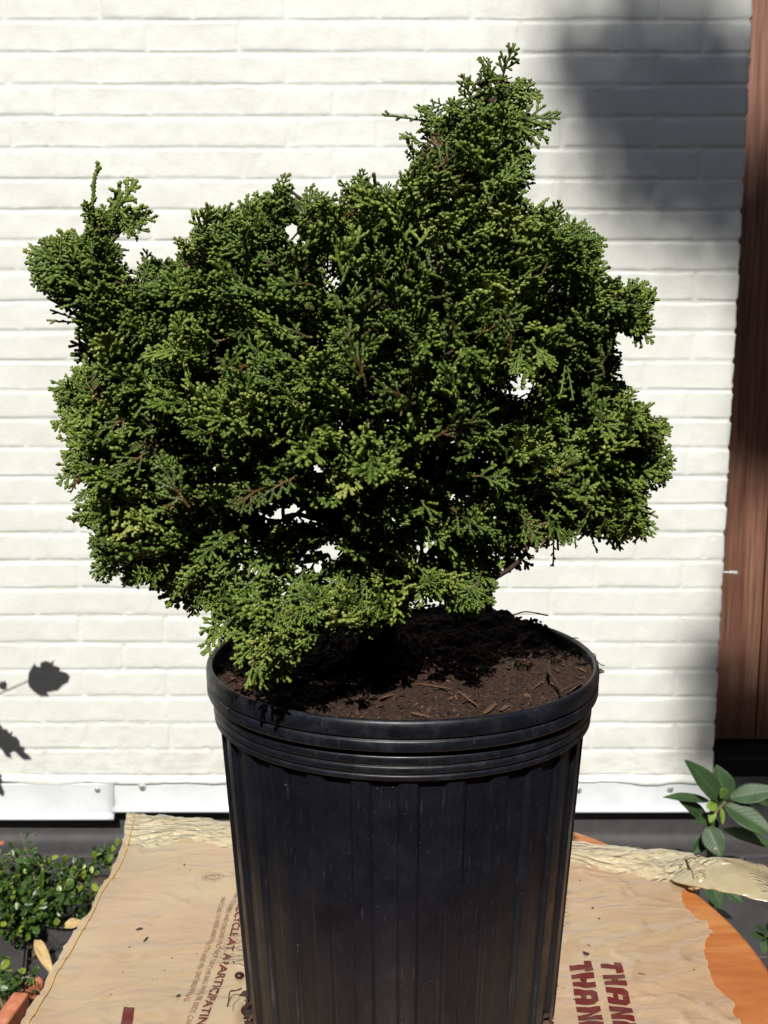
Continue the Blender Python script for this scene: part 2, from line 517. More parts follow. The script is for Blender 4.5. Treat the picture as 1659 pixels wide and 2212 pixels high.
H += 0.0007 * fbm(X * 30, Z * 30, 0, 4, 41)
pits = noise(X * 90, Z * 120, 0, 51)
H -= 0.0012 * sstep(0.55, 0.9, pits) * sstep(0.15, 0.5, noise(X * 5, Z * 7, 0, 61))
edge = -0.0030 * (1 - sstep(0.5, 1.6, dh / 0.006)) + 0.0016 * fbm(Z * 60, Z * 13, 0, 3, 71)
Xe = X + edge * sstep(XR - 0.012, XR, X)
rnd = 0.006 * sstep(XR - 0.006, XR, X) ** 2
V = np.stack([Xe, WY - H + rnd, Z], -1).reshape(-1, 3)
Fq = grid_faces(len(zs), len(xs))
# return face at the right-hand end
r0 = len(V)
ret = np.stack([Xe[:, -1], np.full(len(zs), WY + 0.27), zs], -1)
V = np.vstack([V, ret])
i = np.arange(len(zs) - 1)
last = (i + 1) * len(xs) - 1
Fq = np.vstack([Fq, np.stack([last, r0 + i, r0 + i + 1, last + len(xs)], -1)])
mesh_np("brickwork", V, Fq, MAT_BRICK, wall)

def flashing(x0, x1, yoff, zb, zt):
    prof = [(WY - yoff, zt), (WY - yoff - 0.0008, zt - 0.004), (WY - yoff - 0.001, zb + 0.014), (WY - yoff - 0.003, zb + 0.011),
            (WY - yoff - 0.0095, zb + 0.0035), (WY - yoff - 0.010, zb), (WY - yoff - 0.008, zb - 0.0015), (WY - yoff + 0.012, zb - 0.001)]
    xs_ = np.linspace(x0, x1, 60)
    V = []
    for x in xs_:
        for (y, z) in prof:
            w = 0.0012 * math.sin(x * 9.0) * (1 if z > zt - .01 else .3)
            V.append((x, y + w * .4, z + w * .6))
    n = len(prof)
    Fs = [(a * n + b, a * n + b + 1, (a + 1) * n + b + 1, (a + 1) * n + b) for a in range(len(xs_) - 1) for b in range(n - 1)]
    o = mesh_py("flashing", V, Fs, MAT_FLASH, wall, True)
    s = o.modifiers.new("thick", 'SOLIDIFY'); s.thickness = 0.0012; s.offset = 0
    return o
xj = at_y(249, 1750, WY)[0]
flashing(-2.2, xj, 0.0055, 0.0795, 0.170)
flashing(xj - 0.004, XR - 0.004, 0.0025, 0.0975, 0.172)
# irregular painted mortar bead over the top of the flashing
bx = np.linspace(-2.2, XR - 0.004, 700)
bz = 0.176 + 0.0035 * fbm(bx * 14, bx * 0, 0, 4, 81)
V = []; prof = [(-0.0035, 0.013), (0.001, 0.007), (0.0048, 0.001), (0.0050, -0.004), (0.0030, -0.009), (-0.004, -0.011)]
low_b = 1 + 0.9 * fbm(bx * 6, bx * 0 + 4, 0, 3, 82)
for x, z, q in zip(bx, bz, low_b):
    for (d, h) in prof: V.append((x, WY - 0.0028 - d, z + h * (q if h < 0 else 1)))
n = len(prof)
mesh_np("mortar_bead", np.array(V), grid_faces(len(bx), n)[:, ::-1], MAT_BRICK, wall)
def screw(px, py):
    p = at_y(px, py, WY - 0.009)
    bm = bmesh.new()
    bmesh.ops.create_uvsphere(bm, u_segments=16, v_segments=8, radius=0.0062)
    for v in bm.verts:
        v.co.y *= 0.45
        v.co += Vector(p)
    o = bm_obj("screw", bm, MAT_SCREW, wall, True)
    bm = bmesh.new()
    bmesh.ops.create_cone(bm, cap_ends=True, segments=20, radius1=0.0092, radius2=0.0085, depth=0.0012,
                          matrix=Matrix.Translation(Vector(p) + Vector((0, 0.0016, 0))) @ Matrix.Rotation(math.radians(90), 4, 'X'))
    bm_obj("washer", bm, MAT_FLASH, o)
for q in ((210, 1706), (306, 1700), (1250, 1706), (1449, 1704)): screw(*q)
# backing core of the wall, well behind the painted face
bm_obj("wall_core", box(-2.2, XR - 0.02, WY + 0.012, WY + 0.26, 0.165, 2.44), MAT_BRICK, wall)

# dark foundation with a cove at its foot
prof = [(WY + 0.02, 0.175), (WY + 0.02, 0.03), (WY + 0.015, 0.018), (WY, 0.006), (WY - 0.03, 0.0015), (WY - 0.055, 0.001), (WY - 0.058, -0.012)]
xs_ = np.linspace(-2.2, XR + 0.9, 200)
V = np.array([(x, y + (0.25 if x > 50 else 0) + 0.0015 * math.sin(x * 7), z) for x in xs_ for (y, z) in prof])
fo = mesh_np("foundation", V, grid_faces(len(xs_), len(prof)), MAT_FOUND)
tag(fo, "dark grey foundation band below the white brick wall", "foundation")

# cedar boards, set back behind the brick wall's end
SY = WY + 0.25
sid = empty("wood_siding", "red brown vertical board siding at the right of the white wall", "siding", (1.2, SY, 0))
zb = at_y(1600, 1597, SY)[2]
gx = at_y(1637, 1500, SY)[0]
x = gx - 0.19
while x < gx + 1.4:
    bm_obj("board", box(x + 0.002, x + 0.190 - 0.002, SY, SY + 0.02, zb + random.uniform(-.0015, .0015), 2.6, 0.003), MAT_SIDING, sid)
    x += 0.190
bm_obj("backing", box(gx - 0.28, gx + 1.5, SY + 0.022, SY + 0.03, 0.02, 2.6), MAT_FOUND, sid)
bm = box(XR + 0.0, XR + 1.6, SY - 0.012, SY + 0.018, -0.01, zb - 0.052, 0.003)
tag(bm_obj("plinth", bm, MAT_FOUND), "dark grey plinth under the red brown siding boards", "plinth")
# caulk-covered nail sticking out of the brick edge
p0 = at_y(1556, 1236, WY + 0.03); p1 = at_y(1592, 1238, WY + 0.03)
V, Fq = tube(catmull([p0 - np.array([.02, 0, 0]), p0, (p0 + p1) / 2 + [0, 0, .0006], p1], 6), np.r_[np.full(13, 0.0026), np.full(6, 0.0046)], 8, 0.25, 3)
tag(mesh_np("nail", V, Fq, MAT_CAULK), "white painted nail sticking out of the brick edge over the siding", "nail")

# paving slabs
def slab(name, pts_px, z0, h, label, y=None):
    P = [at_z(a, b, z0 + h) for a, b in pts_px]
    bm = bmesh.new()
    vs = [bm.verts.new(Vector((p[0], p[1], z0 + h))) for p in P]
    f = bm.faces.new(vs)
    r = bmesh.ops.extrude_face_region(bm, geom=[f])
    for v in r['geom']:
        if isinstance(v, bmesh.types.BMVert): v.co.z -= h
    bmesh.ops.recalc_face_normals(bm, faces=bm.faces)
    bmesh.ops.bevel(bm, geom=list(bm.edges), offset=min(0.006, h * .3), segments=2, affect='EDGES')
    return tag(bm_obj(name, bm, MAT_SLATE), label, "paving slab", "dark slate slabs on the ground")
def rect_slab(x0, x1, y0, y1, h, label):
    tag(bm_obj("paving_slab", box(x0, x1, y0, y1, -0.011, h, 0.004), MAT_SLATE), label, "paving slab", "dark slate slabs on the ground")
rect_slab(-0.30, 0.34, 1.70, 2.10, 0.010, "dark slate slab behind the round table under the wall")
rect_slab(0.35, 0.86, 1.70, 2.10, 0.013, "dark slate slab beneath the broad-leaved plant by the wall")
rect_slab(0.87, 1.40, 1.70, 2.10, 0.010, "dark slate slab under the siding past the plant")
rect_slab(0.10, 0.62, 1.18, 1.69, 0.011, "dark slate slab right of the table, nearer row")
rect_slab(0.63, 1.15, 1.18, 1.69, 0.014, "dark slate slab below the lowest broad leaves at right")
slab("paving_slab", [(60, 2075), (130, 2050), (230, 2010), (330, 2010), (330, 2120), (200, 2160), (95, 2140)], -0.011, 0.03, "dark slate slab beside the left edge of the plastic bag")
slab("paving_slab", [(95, 2010), (100, 1985), (150, 1955), (240, 1940), (330, 1945), (330, 2005), (225, 2006), (125, 2045)], -0.011, 0.034, "dark slate slab just under the small-leaved shrub")
slab("paving_slab", [(-160, 2010), (-30, 2000), (60, 2040), (55, 2100), (10, 2130), (-160, 2120)], -0.011, 0.022, "dark slate slab at the left edge under the shrub")
slab("paving_slab", [(-200, 1850), (100, 1845), (330, 1850), (330, 1880), (100, 1890), (-200, 1900)], -0.011, 0.012, "dark slate slab between the shrub and the wall foot")
# grit patch and terracotta edging
P = [at_z(a, b, -0.004) for a, b in ((20, 2250), (30, 2175), (70, 2130), (110, 2120), (240, 2130), (240, 2260))]
tag(mesh_py("grit", [tuple(p) for p in P], [tuple(range(len(P)))[::-1]], MAT_GRIT), "pale sandy grit at the lower left corner", "grit", kind="stuff")
def bar(name, a, b, w, h, z, mat, label, cat):
    A = at_z(*a, z); B = at_z(*b, z); d = B - A; L = np.linalg.norm(d[:2]); ang = math.atan2(d[1], d[0])
    bm = box(0, L, -w / 2, w / 2, -h, 0, 0.005)
    bmesh.ops.transform(bm, verts=bm.verts, matrix=Matrix.Translation(Vector(A)) @ Matrix.Rotation(ang, 4, 'Z'))
    return tag(bm_obj(name, bm, mat), label, cat)
bar("edging_tile", (-60, 2290), (46, 2142), 0.030, 0.05, 0.035, MAT_TERRA, "long orange terracotta edging tile at the lower left corner", "edging tile")
bar("edging_tile", (52, 2128), (90, 2112), 0.022, 0.04, 0.025, MAT_TERRA, "short broken terracotta piece beyond the long edging tile", "edging tile")
bar("edging_tile", (136, 2019), (175, 2000), 0.022, 0.03, 0.022, MAT_TERRA, "small terracotta shard under a dry leaf beside the bag", "edging tile")
bar("edging_tile", (-14, 1818), (10, 1815), 0.022, 0.02, 0.012, MAT_TERRA, "terracotta shard behind the small-leaved shrub", "edging tile")

# ------------------------------------------------------------------ table and bag
TZ = ZC - 0.488
TP = np.array([at_z(a, b, TZ)[:2] for a, b in [(1236, 1791), (1346, 1836), (1513, 1924), (1575, 1986), (1640, 2067), (1659, 2093), (124, 2080), (75, 2155)]])
A_ = np.c_[2 * TP, np.ones(len(TP))]; s_ = np.linalg.lstsq(A_, (TP ** 2).sum(1), rcond=None)[0]
TC = s_[:2]; TR = math.sqrt(s_[2] + TC @ TC)
print("table", TC, TR)
def lathe(prof, n=96, c=(0, 0)):
    a = np.arange(n) * 2 * np.pi / n
    V = np.array([[(c[0] + r * math.cos(t), c[1] + r * math.sin(t), z) for t in a] for r, z in prof]).reshape(-1, 3)
    return V, grid_faces(len(prof), n, True)
tab = empty("round_table", "round orange wood-grain table under the plastic bag", "table", (TC[0], TC[1], 0))
V, Fq = lathe([(0.001, TZ - 0.0005), (TR - 0.004, TZ - 0.0005), (TR - 0.001, TZ - 0.002)], 160, TC)
mesh_np("tabletop", V, Fq[:, ::-1], MAT_TABLE, tab, False)
V, Fq = lathe([(TR - 0.001, TZ - 0.002), (TR + 0.0005, TZ - 0.004), (TR + 0.0005, TZ - 0.017), (TR - 0.002, TZ - 0.019), (0.001, TZ - 0.019)], 160, TC)
mesh_np("table_rim", V, Fq[:, ::-1], MAT_TEDGE, tab, False)
V, Fq = lathe([(0.09, TZ - 0.019), (0.09, TZ - 0.026), (0.022, TZ - 0.028), (0.022, 0.03), (0.03, 0.024), (0.16, 0.014), (0.165, 0.001)], 48, TC)
mesh_np("pedestal", V, Fq[:, ::-1], MAT_TMETAL, tab)

bagt = empty("plastic_bag", "tan plastic shopping bag spread flat on the table under the pot", "plastic bag", (0, 0.7, TZ))
outl = [(276, 1761), (290, 1763), (497, 1781), (700, 1793), (900, 1800), (1060, 1808), (1229, 1821), (1265, 1824), (1353, 1836), (1405, 1842), (1470, 1846), (1500, 1862), (1512, 1885), (1506, 1908), (1490, 1914), (1477, 1924), (1473, 1940), (1480, 1953), (1490, 1966),
        (1506, 1985), (1521, 1988), (1532, 1992), (1530, 2004), (1540, 2013), (1530, 2021), (1522, 2047), (1523, 2065), (1526, 2080), (1532, 2106), (1555, 2138), (1588, 2168),
        (1582, 2187), (1592, 2200), (1600, 2215), (1640, 2400), (1500, 2560), (200, 2560), (10, 2300), (49, 2212), (72, 2167), (88, 2145), (117, 2089), (143, 2040), (183, 1984), (196, 1965), (216, 1916), (235, 1890), (253, 1855), (262, 1830), (268, 1806), (271, 1780)]
OP = [at_z(a, b, TZ + 0.002)[:2] for a, b in outl]
def densify(P, step):
    out = []
    for a, b in zip(P, P[1:] + P[:1]):
        n = max(1, int(np.linalg.norm(b - a) / step))
        for t in range(n): out.append(a + (b - a) * t / n)
    return out
OP = [p for p in catmull(OP, 4)[:, :2]]
OD = densify(OP, 0.004)
OD = [p + 0.0007 * RNG.normal(size=2) for p in OD]
OPa = np.array(OP)
def seg_dist(P, A, B):
    d = B - A; t = np.clip(((P - A) @ d) / (d @ d), 0, 1)
    return np.linalg.norm(P - (A + t[:, None] * d), axis=1)
back = np.array([at_z(a, b, TZ)[:2] for a, b in ((276, 1761), (700, 1793), (1229, 1821), (1480, 1846))])
left = np.array([at_z(a, b, TZ)[:2] for a, b in ((276, 1761), (253, 1855), (216, 1916), (143, 2040), (49, 2212))])
def bag_h(P):
    P = np.atleast_2d(P); x, y = P[:, 0], P[:, 1]
    db = np.min([seg_dist(P, a, b) for a, b in zip(back[:-1], back[1:])], axis=0)
    dl = np.min([seg_dist(P, a, b) for a, b in zip(left[:-1], left[1:])], axis=0)
    c, s = math.cos(0.35), math.sin(0.35)
    u, v = x * c + y * s, -x * s + y * c
    h = 0.0016 + 0.0009 * fbm(u * 22, v * 60, 0, 3, 91) + 0.0022 * sstep(0.1, 0.9, fbm(x * 10, y * 14, 2, 2, 95))
    rd = 1 - np.abs(fbm(u * 14 + 0.7 * noise(x * 30, y * 30, 0, 5), v * 34, 0, 2, 97))
    h = h + 0.0017 * sstep(0.72, 1.0, rd)
    eb = 1 - sstep(0.0, 0.065, db)
    r2 = 1 - np.abs(fbm(x * 55, y * 75, 3, 3, 101))
    h = h + eb * (0.003 + 0.0036 * r2 * (0.4 + noise(x * 25, y * 25, 0, 9) ** 2))
    h = h + 0.004 * sstep(0.062, 0.040, db) * sstep(0.0, 0.02, db) * (0.75 + 0.4 * noise(x * 18, y * 5, 0, 13))
    el = 1 - sstep(0.0, 0.018, dl)
    h = h + el * 0.0014
    h = h - 0.008 * (1 - sstep(-0.004, 0.012, db)) * 0.5
    r = np.hypot(x - TC[0], y - TC[1])
    h = h - 0.10 * np.maximum(0, r - TR) * (y < 0.86) 
    rp = np.hypot(x - 0.013, y - 0.678)
    h = 0.0008 + (h - 0.0008) * sstep(0.1195, 0.134, rp)       # pressed flat under the pot
    return h
g = 0.0032
gx_, gy_ = np.meshgrid(np.arange(-0.33, 0.36, g), np.arange(0.46, 0.99, g))
G = np.stack([gx_.ravel(), gy_.ravel()], 1) + RNG.uniform(-0.0007, 0.0007, (gx_.size, 2))
def inpoly(P, poly):
    x, y = P[:, 0], P[:, 1]; r = np.zeros(len(P), bool); n = len(poly)
    for i in range(n):
        a, b = poly[i], poly[(i + 1) % n]
        cnd = ((a[1] > y) != (b[1] > y)) & (x < (b[0] - a[0]) * (y - a[1]) / (b[1] - a[1] + 1e-15) + a[0])
        r ^= cnd
    return r
ins = inpoly(G, OPa)
dmin = np.full(len(G), 9.0)
for a, b in zip(OPa, np.roll(OPa, -1, 0)): dmin = np.minimum(dmin, seg_dist(G, a, b))
G = G[ins & (dmin > 0.0025)]
pts = [Vector(p) for p in OD] + [Vector(p) for p in G]
nb = len(OD)
vv, ee, ff, *_ = delaunay_2d_cdt(pts, [], [list(range(nb))], 1, 1e-7)
P2 = np.array([tuple(v) for v in vv])
HH = TZ + bag_h(P2)
tri = np.array([f for f in ff if len(f) == 3])
edgezone = np.min([seg_dist(P2, a, b) for a, b in zip(back[:-1], back[1:])], axis=0) + 0.012 * noise(P2[:, 0] * 24, P2[:, 1] * 24, 0, 3)
ez = (edgezone < 0.060)[tri].all(1)
V3 = np.column_stack([P2, HH])
def submesh(name, T, mat):
    used = np.unique(T); mp = np.zeros(len(V3), int); mp[used] = np.arange(len(used))
    return mesh_np(name, V3[used], mp[T], mat, bagt)
submesh("sheet", tri[~ez], MAT_BAG)
submesh("folded_hem", tri[ez], MAT_BAGEDGE)
# seam line along the left side
seam = catmull([at_z(a, b, TZ) for a, b in ((291, 1764), (285, 1800), (262, 1870), (224, 1925), (200, 1978), (165, 2040), (130, 2100), (95, 2165), (60, 2225))], 12)
for q in seam: q[2] = TZ + bag_h(q[:2])[0] + 0.0004
V, Fq = tube(seam, 0.0007, 6)
mesh_np("seam", V, Fq, M("seam_film", (0.62, 0.36, 0.10), 0.4).m, bagt)

# handle: a flattened loop that rises off the table at the right
def strap(pts, wid, thick, n=20, crin=0.0012):
    P = catmull(pts, 12); m = len(P)
    T = np.gradient(P, axis=0); T /= np.linalg.norm(T, axis=1, keepdims=True)
    Nn = np.cross(T, np.array([0, 0, 1.0])); Nn /= np.linalg.norm(Nn, axis=1, keepdims=True)
    U = np.cross(Nn, T)
    t = np.linspace(0, 1, m)
    w = np.interp(t, *wid); th = np.interp(t, *thick)
    a = np.arange(n) * 2 * np.pi / n
    V = []
    for i_ in range(m):
        for k_ in a:
            cx_, sx_ = math.cos(k_), math.sin(k_)
            e = 1 + 0.0
            p = P[i_] + Nn[i_] * w[i_] * cx_ + U[i_] * th[i_] * sx_ * (1 - 0.35 * cx_ ** 2)
            p = p + U[i_] * crin * float(fbm(np.array([p[0] * 60]), np.array([p[1] * 130]), 0, 3, 7)[0])
            V.append(p)
    V = np.array(V)
    return V, grid_faces(m, n, True)
hz = lambda a, b, h: at_z(a, b, TZ + h)
V, Fq = strap([hz(1486, 1884, .004), hz(1512, 1886, .010), hz(1550, 1886, .014), hz(1600, 1894, .015), hz(1640, 1903, .013), hz(1655, 1906, .012), hz(1661, 1908, .0115)],
              ([0, .12, .35, .75, .88, .96, 1], [.026, .029, .033, .0375, .034, .024, .006]), ([0, .12, .3, .85, 1], [.002, .006, .007, .004, .001]), 28)
mesh_np("handle", V, Fq, filmmat("handle_film", (0.56, 0.47, 0.28), (0.62, 0.53, 0.34), 0.06, 1.0), bagt)
V, Fq = strap([hz(1478, 1852, .006), hz(1498, 1858, .014), hz(1510, 1880, .016), hz(1514, 1900, .014), hz(1505, 1917, .008), hz(1490, 1918, .004)],
              ([0, .2, .6, 1], [.004, .007, .008, .003]), ([0, .5, 1], [.003, .004, .002]), 14, 0.002)
mesh_np("twisted_fold", V, Fq, MAT_BAGEDGE, bagt)
V, Fq = strap([hz(1506, 1856, .017), hz(1540, 1862, .019), hz(1570, 1866, .019), hz(1585, 1872, .018)],
              ([0, .4, .8, 1], [.006, .008, .007, .002]), ([0, .5, 1], [.003, .003, .001]), 12, 0.0022)
mesh_np("crumpled_fold", V, Fq, MAT_BAGEDGE, bagt)

# printing on the bag
def glyphs(txt, off=0.0):
    cu = bpy.data.curves.new("t", 'FONT'); cu.body = txt; cu.size = 1.0; cu.offset = off; cu.resolution_u = 4
    ob = bpy.data.objects.new("t", cu); COL.objects.link(ob)
    dg = bpy.context.evaluated_depsgraph_get(); dg.update()
    me = ob.evaluated_get(dg).to_mesh()
    V = np.array([tuple(v.co) for v in me.vertices]); Fs = [list(p.vertices) for p in me.polygons]
    ob.evaluated_get(dg).to_mesh_clear()
    bpy.data.objects.remove(ob); bpy.data.curves.remove(cu)
    return V, Fs
def lay(name, V, Fs, mp, mat, lift=0.0006, maxe=0.004):
    bm = bmesh.new(); W_ = [bm.verts.new(Vector((*mp(v[0], v[1]), 0))) for v in V]
    for f in Fs:
        try: bm.faces.new([W_[i] for i in f])
        except Exception: pass
    for _ in range(3):
        es = [e for e in bm.edges if e.calc_length() > maxe]
        if not es: break
        bmesh.ops.subdivide_edges(bm, edges=es, cuts=1)
    bmesh.ops.triangulate(bm, faces=bm.faces)
    P = np.array([tuple(v.co) for v in bm.verts])[:, :2]
    h = np.max([bag_h(P + np.array(o_)) for o_ in ((0, 0), (.0016, 0), (-.0016, 0), (0, .0016), (0, -.0016), (.0012, .0012), (-.0012, -.0012), (.0012, -.0012), (-.0012, .0012))], axis=0)
    for v, q in zip(bm.verts, h): v.co.z = TZ + q + lift
    bmesh.ops.recalc_face_normals(bm, faces=bm.faces)
    for f in bm.faces:
        if f.normal.z < 0: f.normal_flip()
    return bm_obj(name, bm, mat, bagt)
def along(px_path, L_u, height):
    P = catmull([at_z(a, b, TZ)[:2] for a, b in px_path], 16)
    s = np.r_[0, np.cumsum(np.linalg.norm(np.diff(P, axis=0), axis=1))]
    def mp(u, v):
        q = u / L_u * s[-1]
        x = np.interp(q, s, P[:, 0]); y = np.interp(q, s, P[:, 1])
        x2 = np.interp(q + .010, s, P[:, 0]); y2 = np.interp(q + .010, s, P[:, 1])
        x1 = np.interp(q - .010, s, P[:, 0]); y1 = np.interp(q - .010, s, P[:, 1])
        if q > s[-1] - .002:
            x2, y2 = P[-1]; x1, y1 = P[-3]
            e = q - s[-1]
            if e > 0:
                d = np.array([x2 - x1, y2 - y1]); d /= np.linalg.norm(d); x, y = P[-1] + d * e
        d = np.array([x2 - x1, y2 - y1]); d /= np.linalg.norm(d) + 1e-9
        return x - d[1] * v * height, y + d[0] * v * height
    return mp
def line(name, txt, path, height, mat, off=0.0):
    V, Fs = glyphs(txt, off)
    V[:, 0] -= V[:, 0].min()
    lay(name, V, Fs, along(path, V[:, 0].max(), height), mat)
line("lettering", "RECYCLE AT A PARTICIPATING STORE", [(513, 1958), (497, 2024), (471, 2105), (432, 2205), (385, 2335)], 0.0096, MAT_PRINT, 0.022)
line("lettering", "MAY CLING TO NOSE AND MOUTH AND PREVENT BREATHING.", [(478, 1942), (470, 1968), (463, 2000), (453, 2032), (438, 2062), (428, 2092), (411, 2140), (396, 2175)], 0.0060, MAT_PRINT2, 0.0)
line("lettering", "SUFFOCATION TO BABIES AND CHILDREN. DO NOT USE THIS BAG IN CRIBS, BEDS, CARRIAGES", [(530, 1900), (508, 1932), (490, 1972), (478, 2010), (466, 2052), (447, 2098), (432, 2145), (416, 2185), (399, 2225), (385, 2260)], 0.0060, MAT_PRINT2, 0.0)
# big word in two columns, letters drawn as heavy blocks
def bigword(base, pitch_px, hpx):
    polys = {
        'T': [[(0, .66), (1, .66), (1, 1), (0, 1)], [(.31, 0), (.69, 0), (.69, .66), (.31, .66)]],
        'H': [[(0, 0), (.36, 0), (.36, 1), (0, 1)], [(.64, 0), (1, 0), (1, 1), (.64, 1)], [(.36, .36), (.64, .36), (.64, .64), (.36, .64)]],
        'A': [[(0, 0), (.36, 0), (.36, .78), (.5, .98), (.2, .98), (0, .78)], [(.64, 0), (1, 0), (1, .78), (.8, .98), (.5, .98), (.64, .78)], [(.36, .28), (.64, .28), (.64, .5), (.36, .5)], [(.36, .70), (.64, .70), (.5, .98)]],
        'N': [[(0, 0), (.36, 0), (.36, .62), (.36, 1), (0, 1)], [(.64, 0), (1, 0), (1, 1), (.64, 1), (.64, .38)], [(.36, .62), (.64, 0), (.64, .38), (.36, 1)]],
        'K': [[(0, 0), (.38, 0), (.38, 1), (0, 1)], [(.38, .4), (.66, 0), (1, 0), (.66, .5), (1, 1), (.66, 1), (.38, .6)]],
    }
    V = []; Fs = []; u = 0
    for ch in "THANK":
        wdt = 0.86
        for pl in polys[ch]:
            i0 = len(V)
            for (a, b) in pl: V.append((u + a * wdt, b, 0))
            Fs.append(list(range(i0, len(V))))
        u += 1.0
    V = np.array(V)
    A = at_z(*base[0], TZ)[:2]; B = at_z(*base[1], TZ)[:2]
    d = (B - A) / 4.0; L = np.linalg.norm(d); dn = d / L; nn = np.array([-dn[1], dn[0]])
    def mp(x, y):
        w = 0.0010 * math.sin(x * 2.2 + y * 2.0) + 0.0006 * math.sin(y * 9 + x)
        return tuple(A + d * x + nn * (y * hpx) + dn * w)
    lay("lettering", V, Fs, mp, MAT_PRINT, maxe=0.0035)
bigword(((1228, 2084), (1250, 2214)), 0, 0.0186)
bigword(((1294, 2087), (1322, 2214)), 0, 0.0180)
# corner of another printed letter at the bottom left
P = [at_z(a, b, TZ)[:2] for a, b in ((268, 2186), (291, 2189), (283, 2240), (258, 2240))]
lay("lettering", np.array([(p[0], p[1], 0) for p in P]), [[0, 1, 2, 3]], lambda a, b: (a, b), MAT_PRINT)
# small leaf-shaped emblem with tiny letters round it
def stroke(pts, w):
    P = np.array(pts, float); T = np.gradient(P, axis=0); T /= np.linalg.norm(T, axis=1, keepdims=True) + 1e-9
    Nn = np.stack([-T[:, 1], T[:, 0]], 1) * w / 2
    V = np.vstack([P + Nn, P - Nn]); n = len(P)
    return np.column_stack([V, np.zeros(2 * n)]), [[i, i + 1, n + i + 1, n + i] for i in range(n - 1)]
Ec = at_z(460, 1898, TZ)[:2]
tt = np.linspace(0.35, 2 * math.pi - 0.35, 60)
em = [(Ec[0] - 0.0065 * math.cos(t) + 0.001 + (0.0025 * math.cos(t) ** 8 if math.cos(t) > 0 else 0) * -1, Ec[1] + 0.0050 * math.sin(t) * (1 + 0.12 * math.sin(7 * t))) for t in tt + math.pi]
aV, aF = stroke(em, 0.0011)
st2, f2 = stroke([(Ec[0] - 0.002, Ec[1] + .001), (Ec[0] + 0.002, Ec[1] + .0014), (Ec[0] + .0008, Ec[1] - .0014), (Ec[0] + .0002, Ec[1] - .0022)], 0.0007)
Vs = [aV, st2]; Fs = list(aF) + [[i + len(aV) for i in f] for f in f2]; n0 = len(aV) + len(st2)
for t in np.linspace(0, 2 * math.pi, 26, endpoint=False):
    cx_, cy_ = Ec[0] + 0.0100 * math.cos(t), Ec[1] + 0.0078 * math.sin(t)
    dd = np.array([math.cos(t), math.sin(t)])
    sV, sF = stroke([(cx_, cy_), (cx_ + dd[0] * .0007, cy_ + dd[1] * .0007), (cx_ + dd[0] * .0014, cy_ + dd[1] * .0014)], 0.0006)
    Vs.append(sV); Fs += [[i + n0 for i in f] for f in sF]; n0 += len(sV)
lay("emblem", np.vstack(Vs), Fs, lambda a, b: (a, b), MAT_PRINT2)

# crumbs of soil and needles on the bag
cr = Acc()
def crumb(p, r, el=1.0, ang=0):
    bm = bmesh.new(); bmesh.ops.create_icosphere(bm, subdivisions=1, radius=1)
    V = np.array([tuple(v.co) for v in bm.verts]); Fs = np.array([[v.index for v in f.verts] for f in bm.faces]); bm.free()
    V = V * (r * el, r, r * 0.6) * (1 + 0.25 * RNG.normal(size=(len(V), 1)))
    c, s = math.cos(ang), math.sin(ang)
    V = np.column_stack([V[:, 0] * c - V[:, 1] * s, V[:, 0] * s + V[:, 1] * c, V[:, 2]]) + p
    return V, Fs
for (a, b, r, el) in [(315, 2028, .0012, 4.5), (300, 2010, .0017, 2), (280, 2048, .0008, 1), (265, 2100, .0006, 1), (1267, 2066, .0028, 1.4), (1280, 1965, .0011, 1.3), (1253, 1900, .0010, 1), (1272, 2046, .0005, 5),
                      (1383, 2110, .0006, 5), (398, 1868, .0007, 4), (410, 1880, .0006, 1), (384, 1890, .0005, 1), (386, 2160, .0015, 1.5), (505, 2078, .0011, 1.2), (1262, 2120, .0006, 1), (1204, 2130, .0008, 1), (1240, 2158, .0007, 1), (1345, 1905, .0005, 1),
                      (372, 2068, .0007, 1), (355, 2095, .0006, 1), (330, 2120, .0005, 1), (425, 2060, .0006, 1), (240, 2150, .0006, 1), (1300, 1925, .0006, 1), (1420, 1960, .0005, 1), (1500, 2100, .0006, 1), (1295, 1986, .0008, 1.5)]:
    p = at_z(a, b, TZ + .002); p[2] = TZ + bag_h(p[:2])[0] + r * 0.4
    V, Fs = crumb(p, r, el, random.uniform(0, 3)); cr.add(V, Fs, 0.2)
tag(cr.obj("soil_crumbs", MAT_CHIP, None, False, "tint"), "scattered dark soil crumbs and needle bits on the tan bag", "crumbs", kind="stuff")

# ------------------------------------------------------------------ nursery pot and soil
PX, PY, PT = 0.0135, 0.678, 0.9435
pot = empty("plant_pot", "black ribbed plastic nursery pot holding the conifer", "plant pot", (PX, PY, TZ))
n = 360
prof = [(.1366, -.040), (.1392, -.0405), (.1400, -.0398), (.1402, -.0372), (.1396, -.0366), (.1386, -.0364), (.1386, -.0358), (.1398, -.0354), (.1405, -.0348), (.1407, -.0315), (.1401, -.0308), (.1390, -.0306), (.1390, -.0299),
        (.1402, -.0295), (.1408, -.0288), (.1411, -.0250), (.1406, -.0240), (.1388, -.0234), (.1382, -.0222), (.1382, -.0206), (.1432, -.0202), (.1446, -.0197), (.1450, -.0185), (.1450, -.0138), (.1446, -.0128), (.1432, -.0124), (.1430, -.0114),
        (.1446, -.0110), (.1452, -.0102), (.1453, -.0040), (.1449, -.0016), (.1440, -.0003), (.1425, .0002), (.1412, -.0004), (.1405, -.0022), (.1402, -.010), (.1360, -.03)]
a = np.arange(n) * 2 * np.pi / n
warp = 1 + 0.004 * np.cos(2 * a + 0.6)
V = np.array([[(PX + r * w * math.cos(t), PY + r * w * math.sin(t), PT + z + 0.0006 * math.sin(3 * t)) for t, w in zip(a, warp)] for r, z in prof]).reshape(-1, 3)
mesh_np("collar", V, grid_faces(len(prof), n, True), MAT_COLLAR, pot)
n = 28 * 32
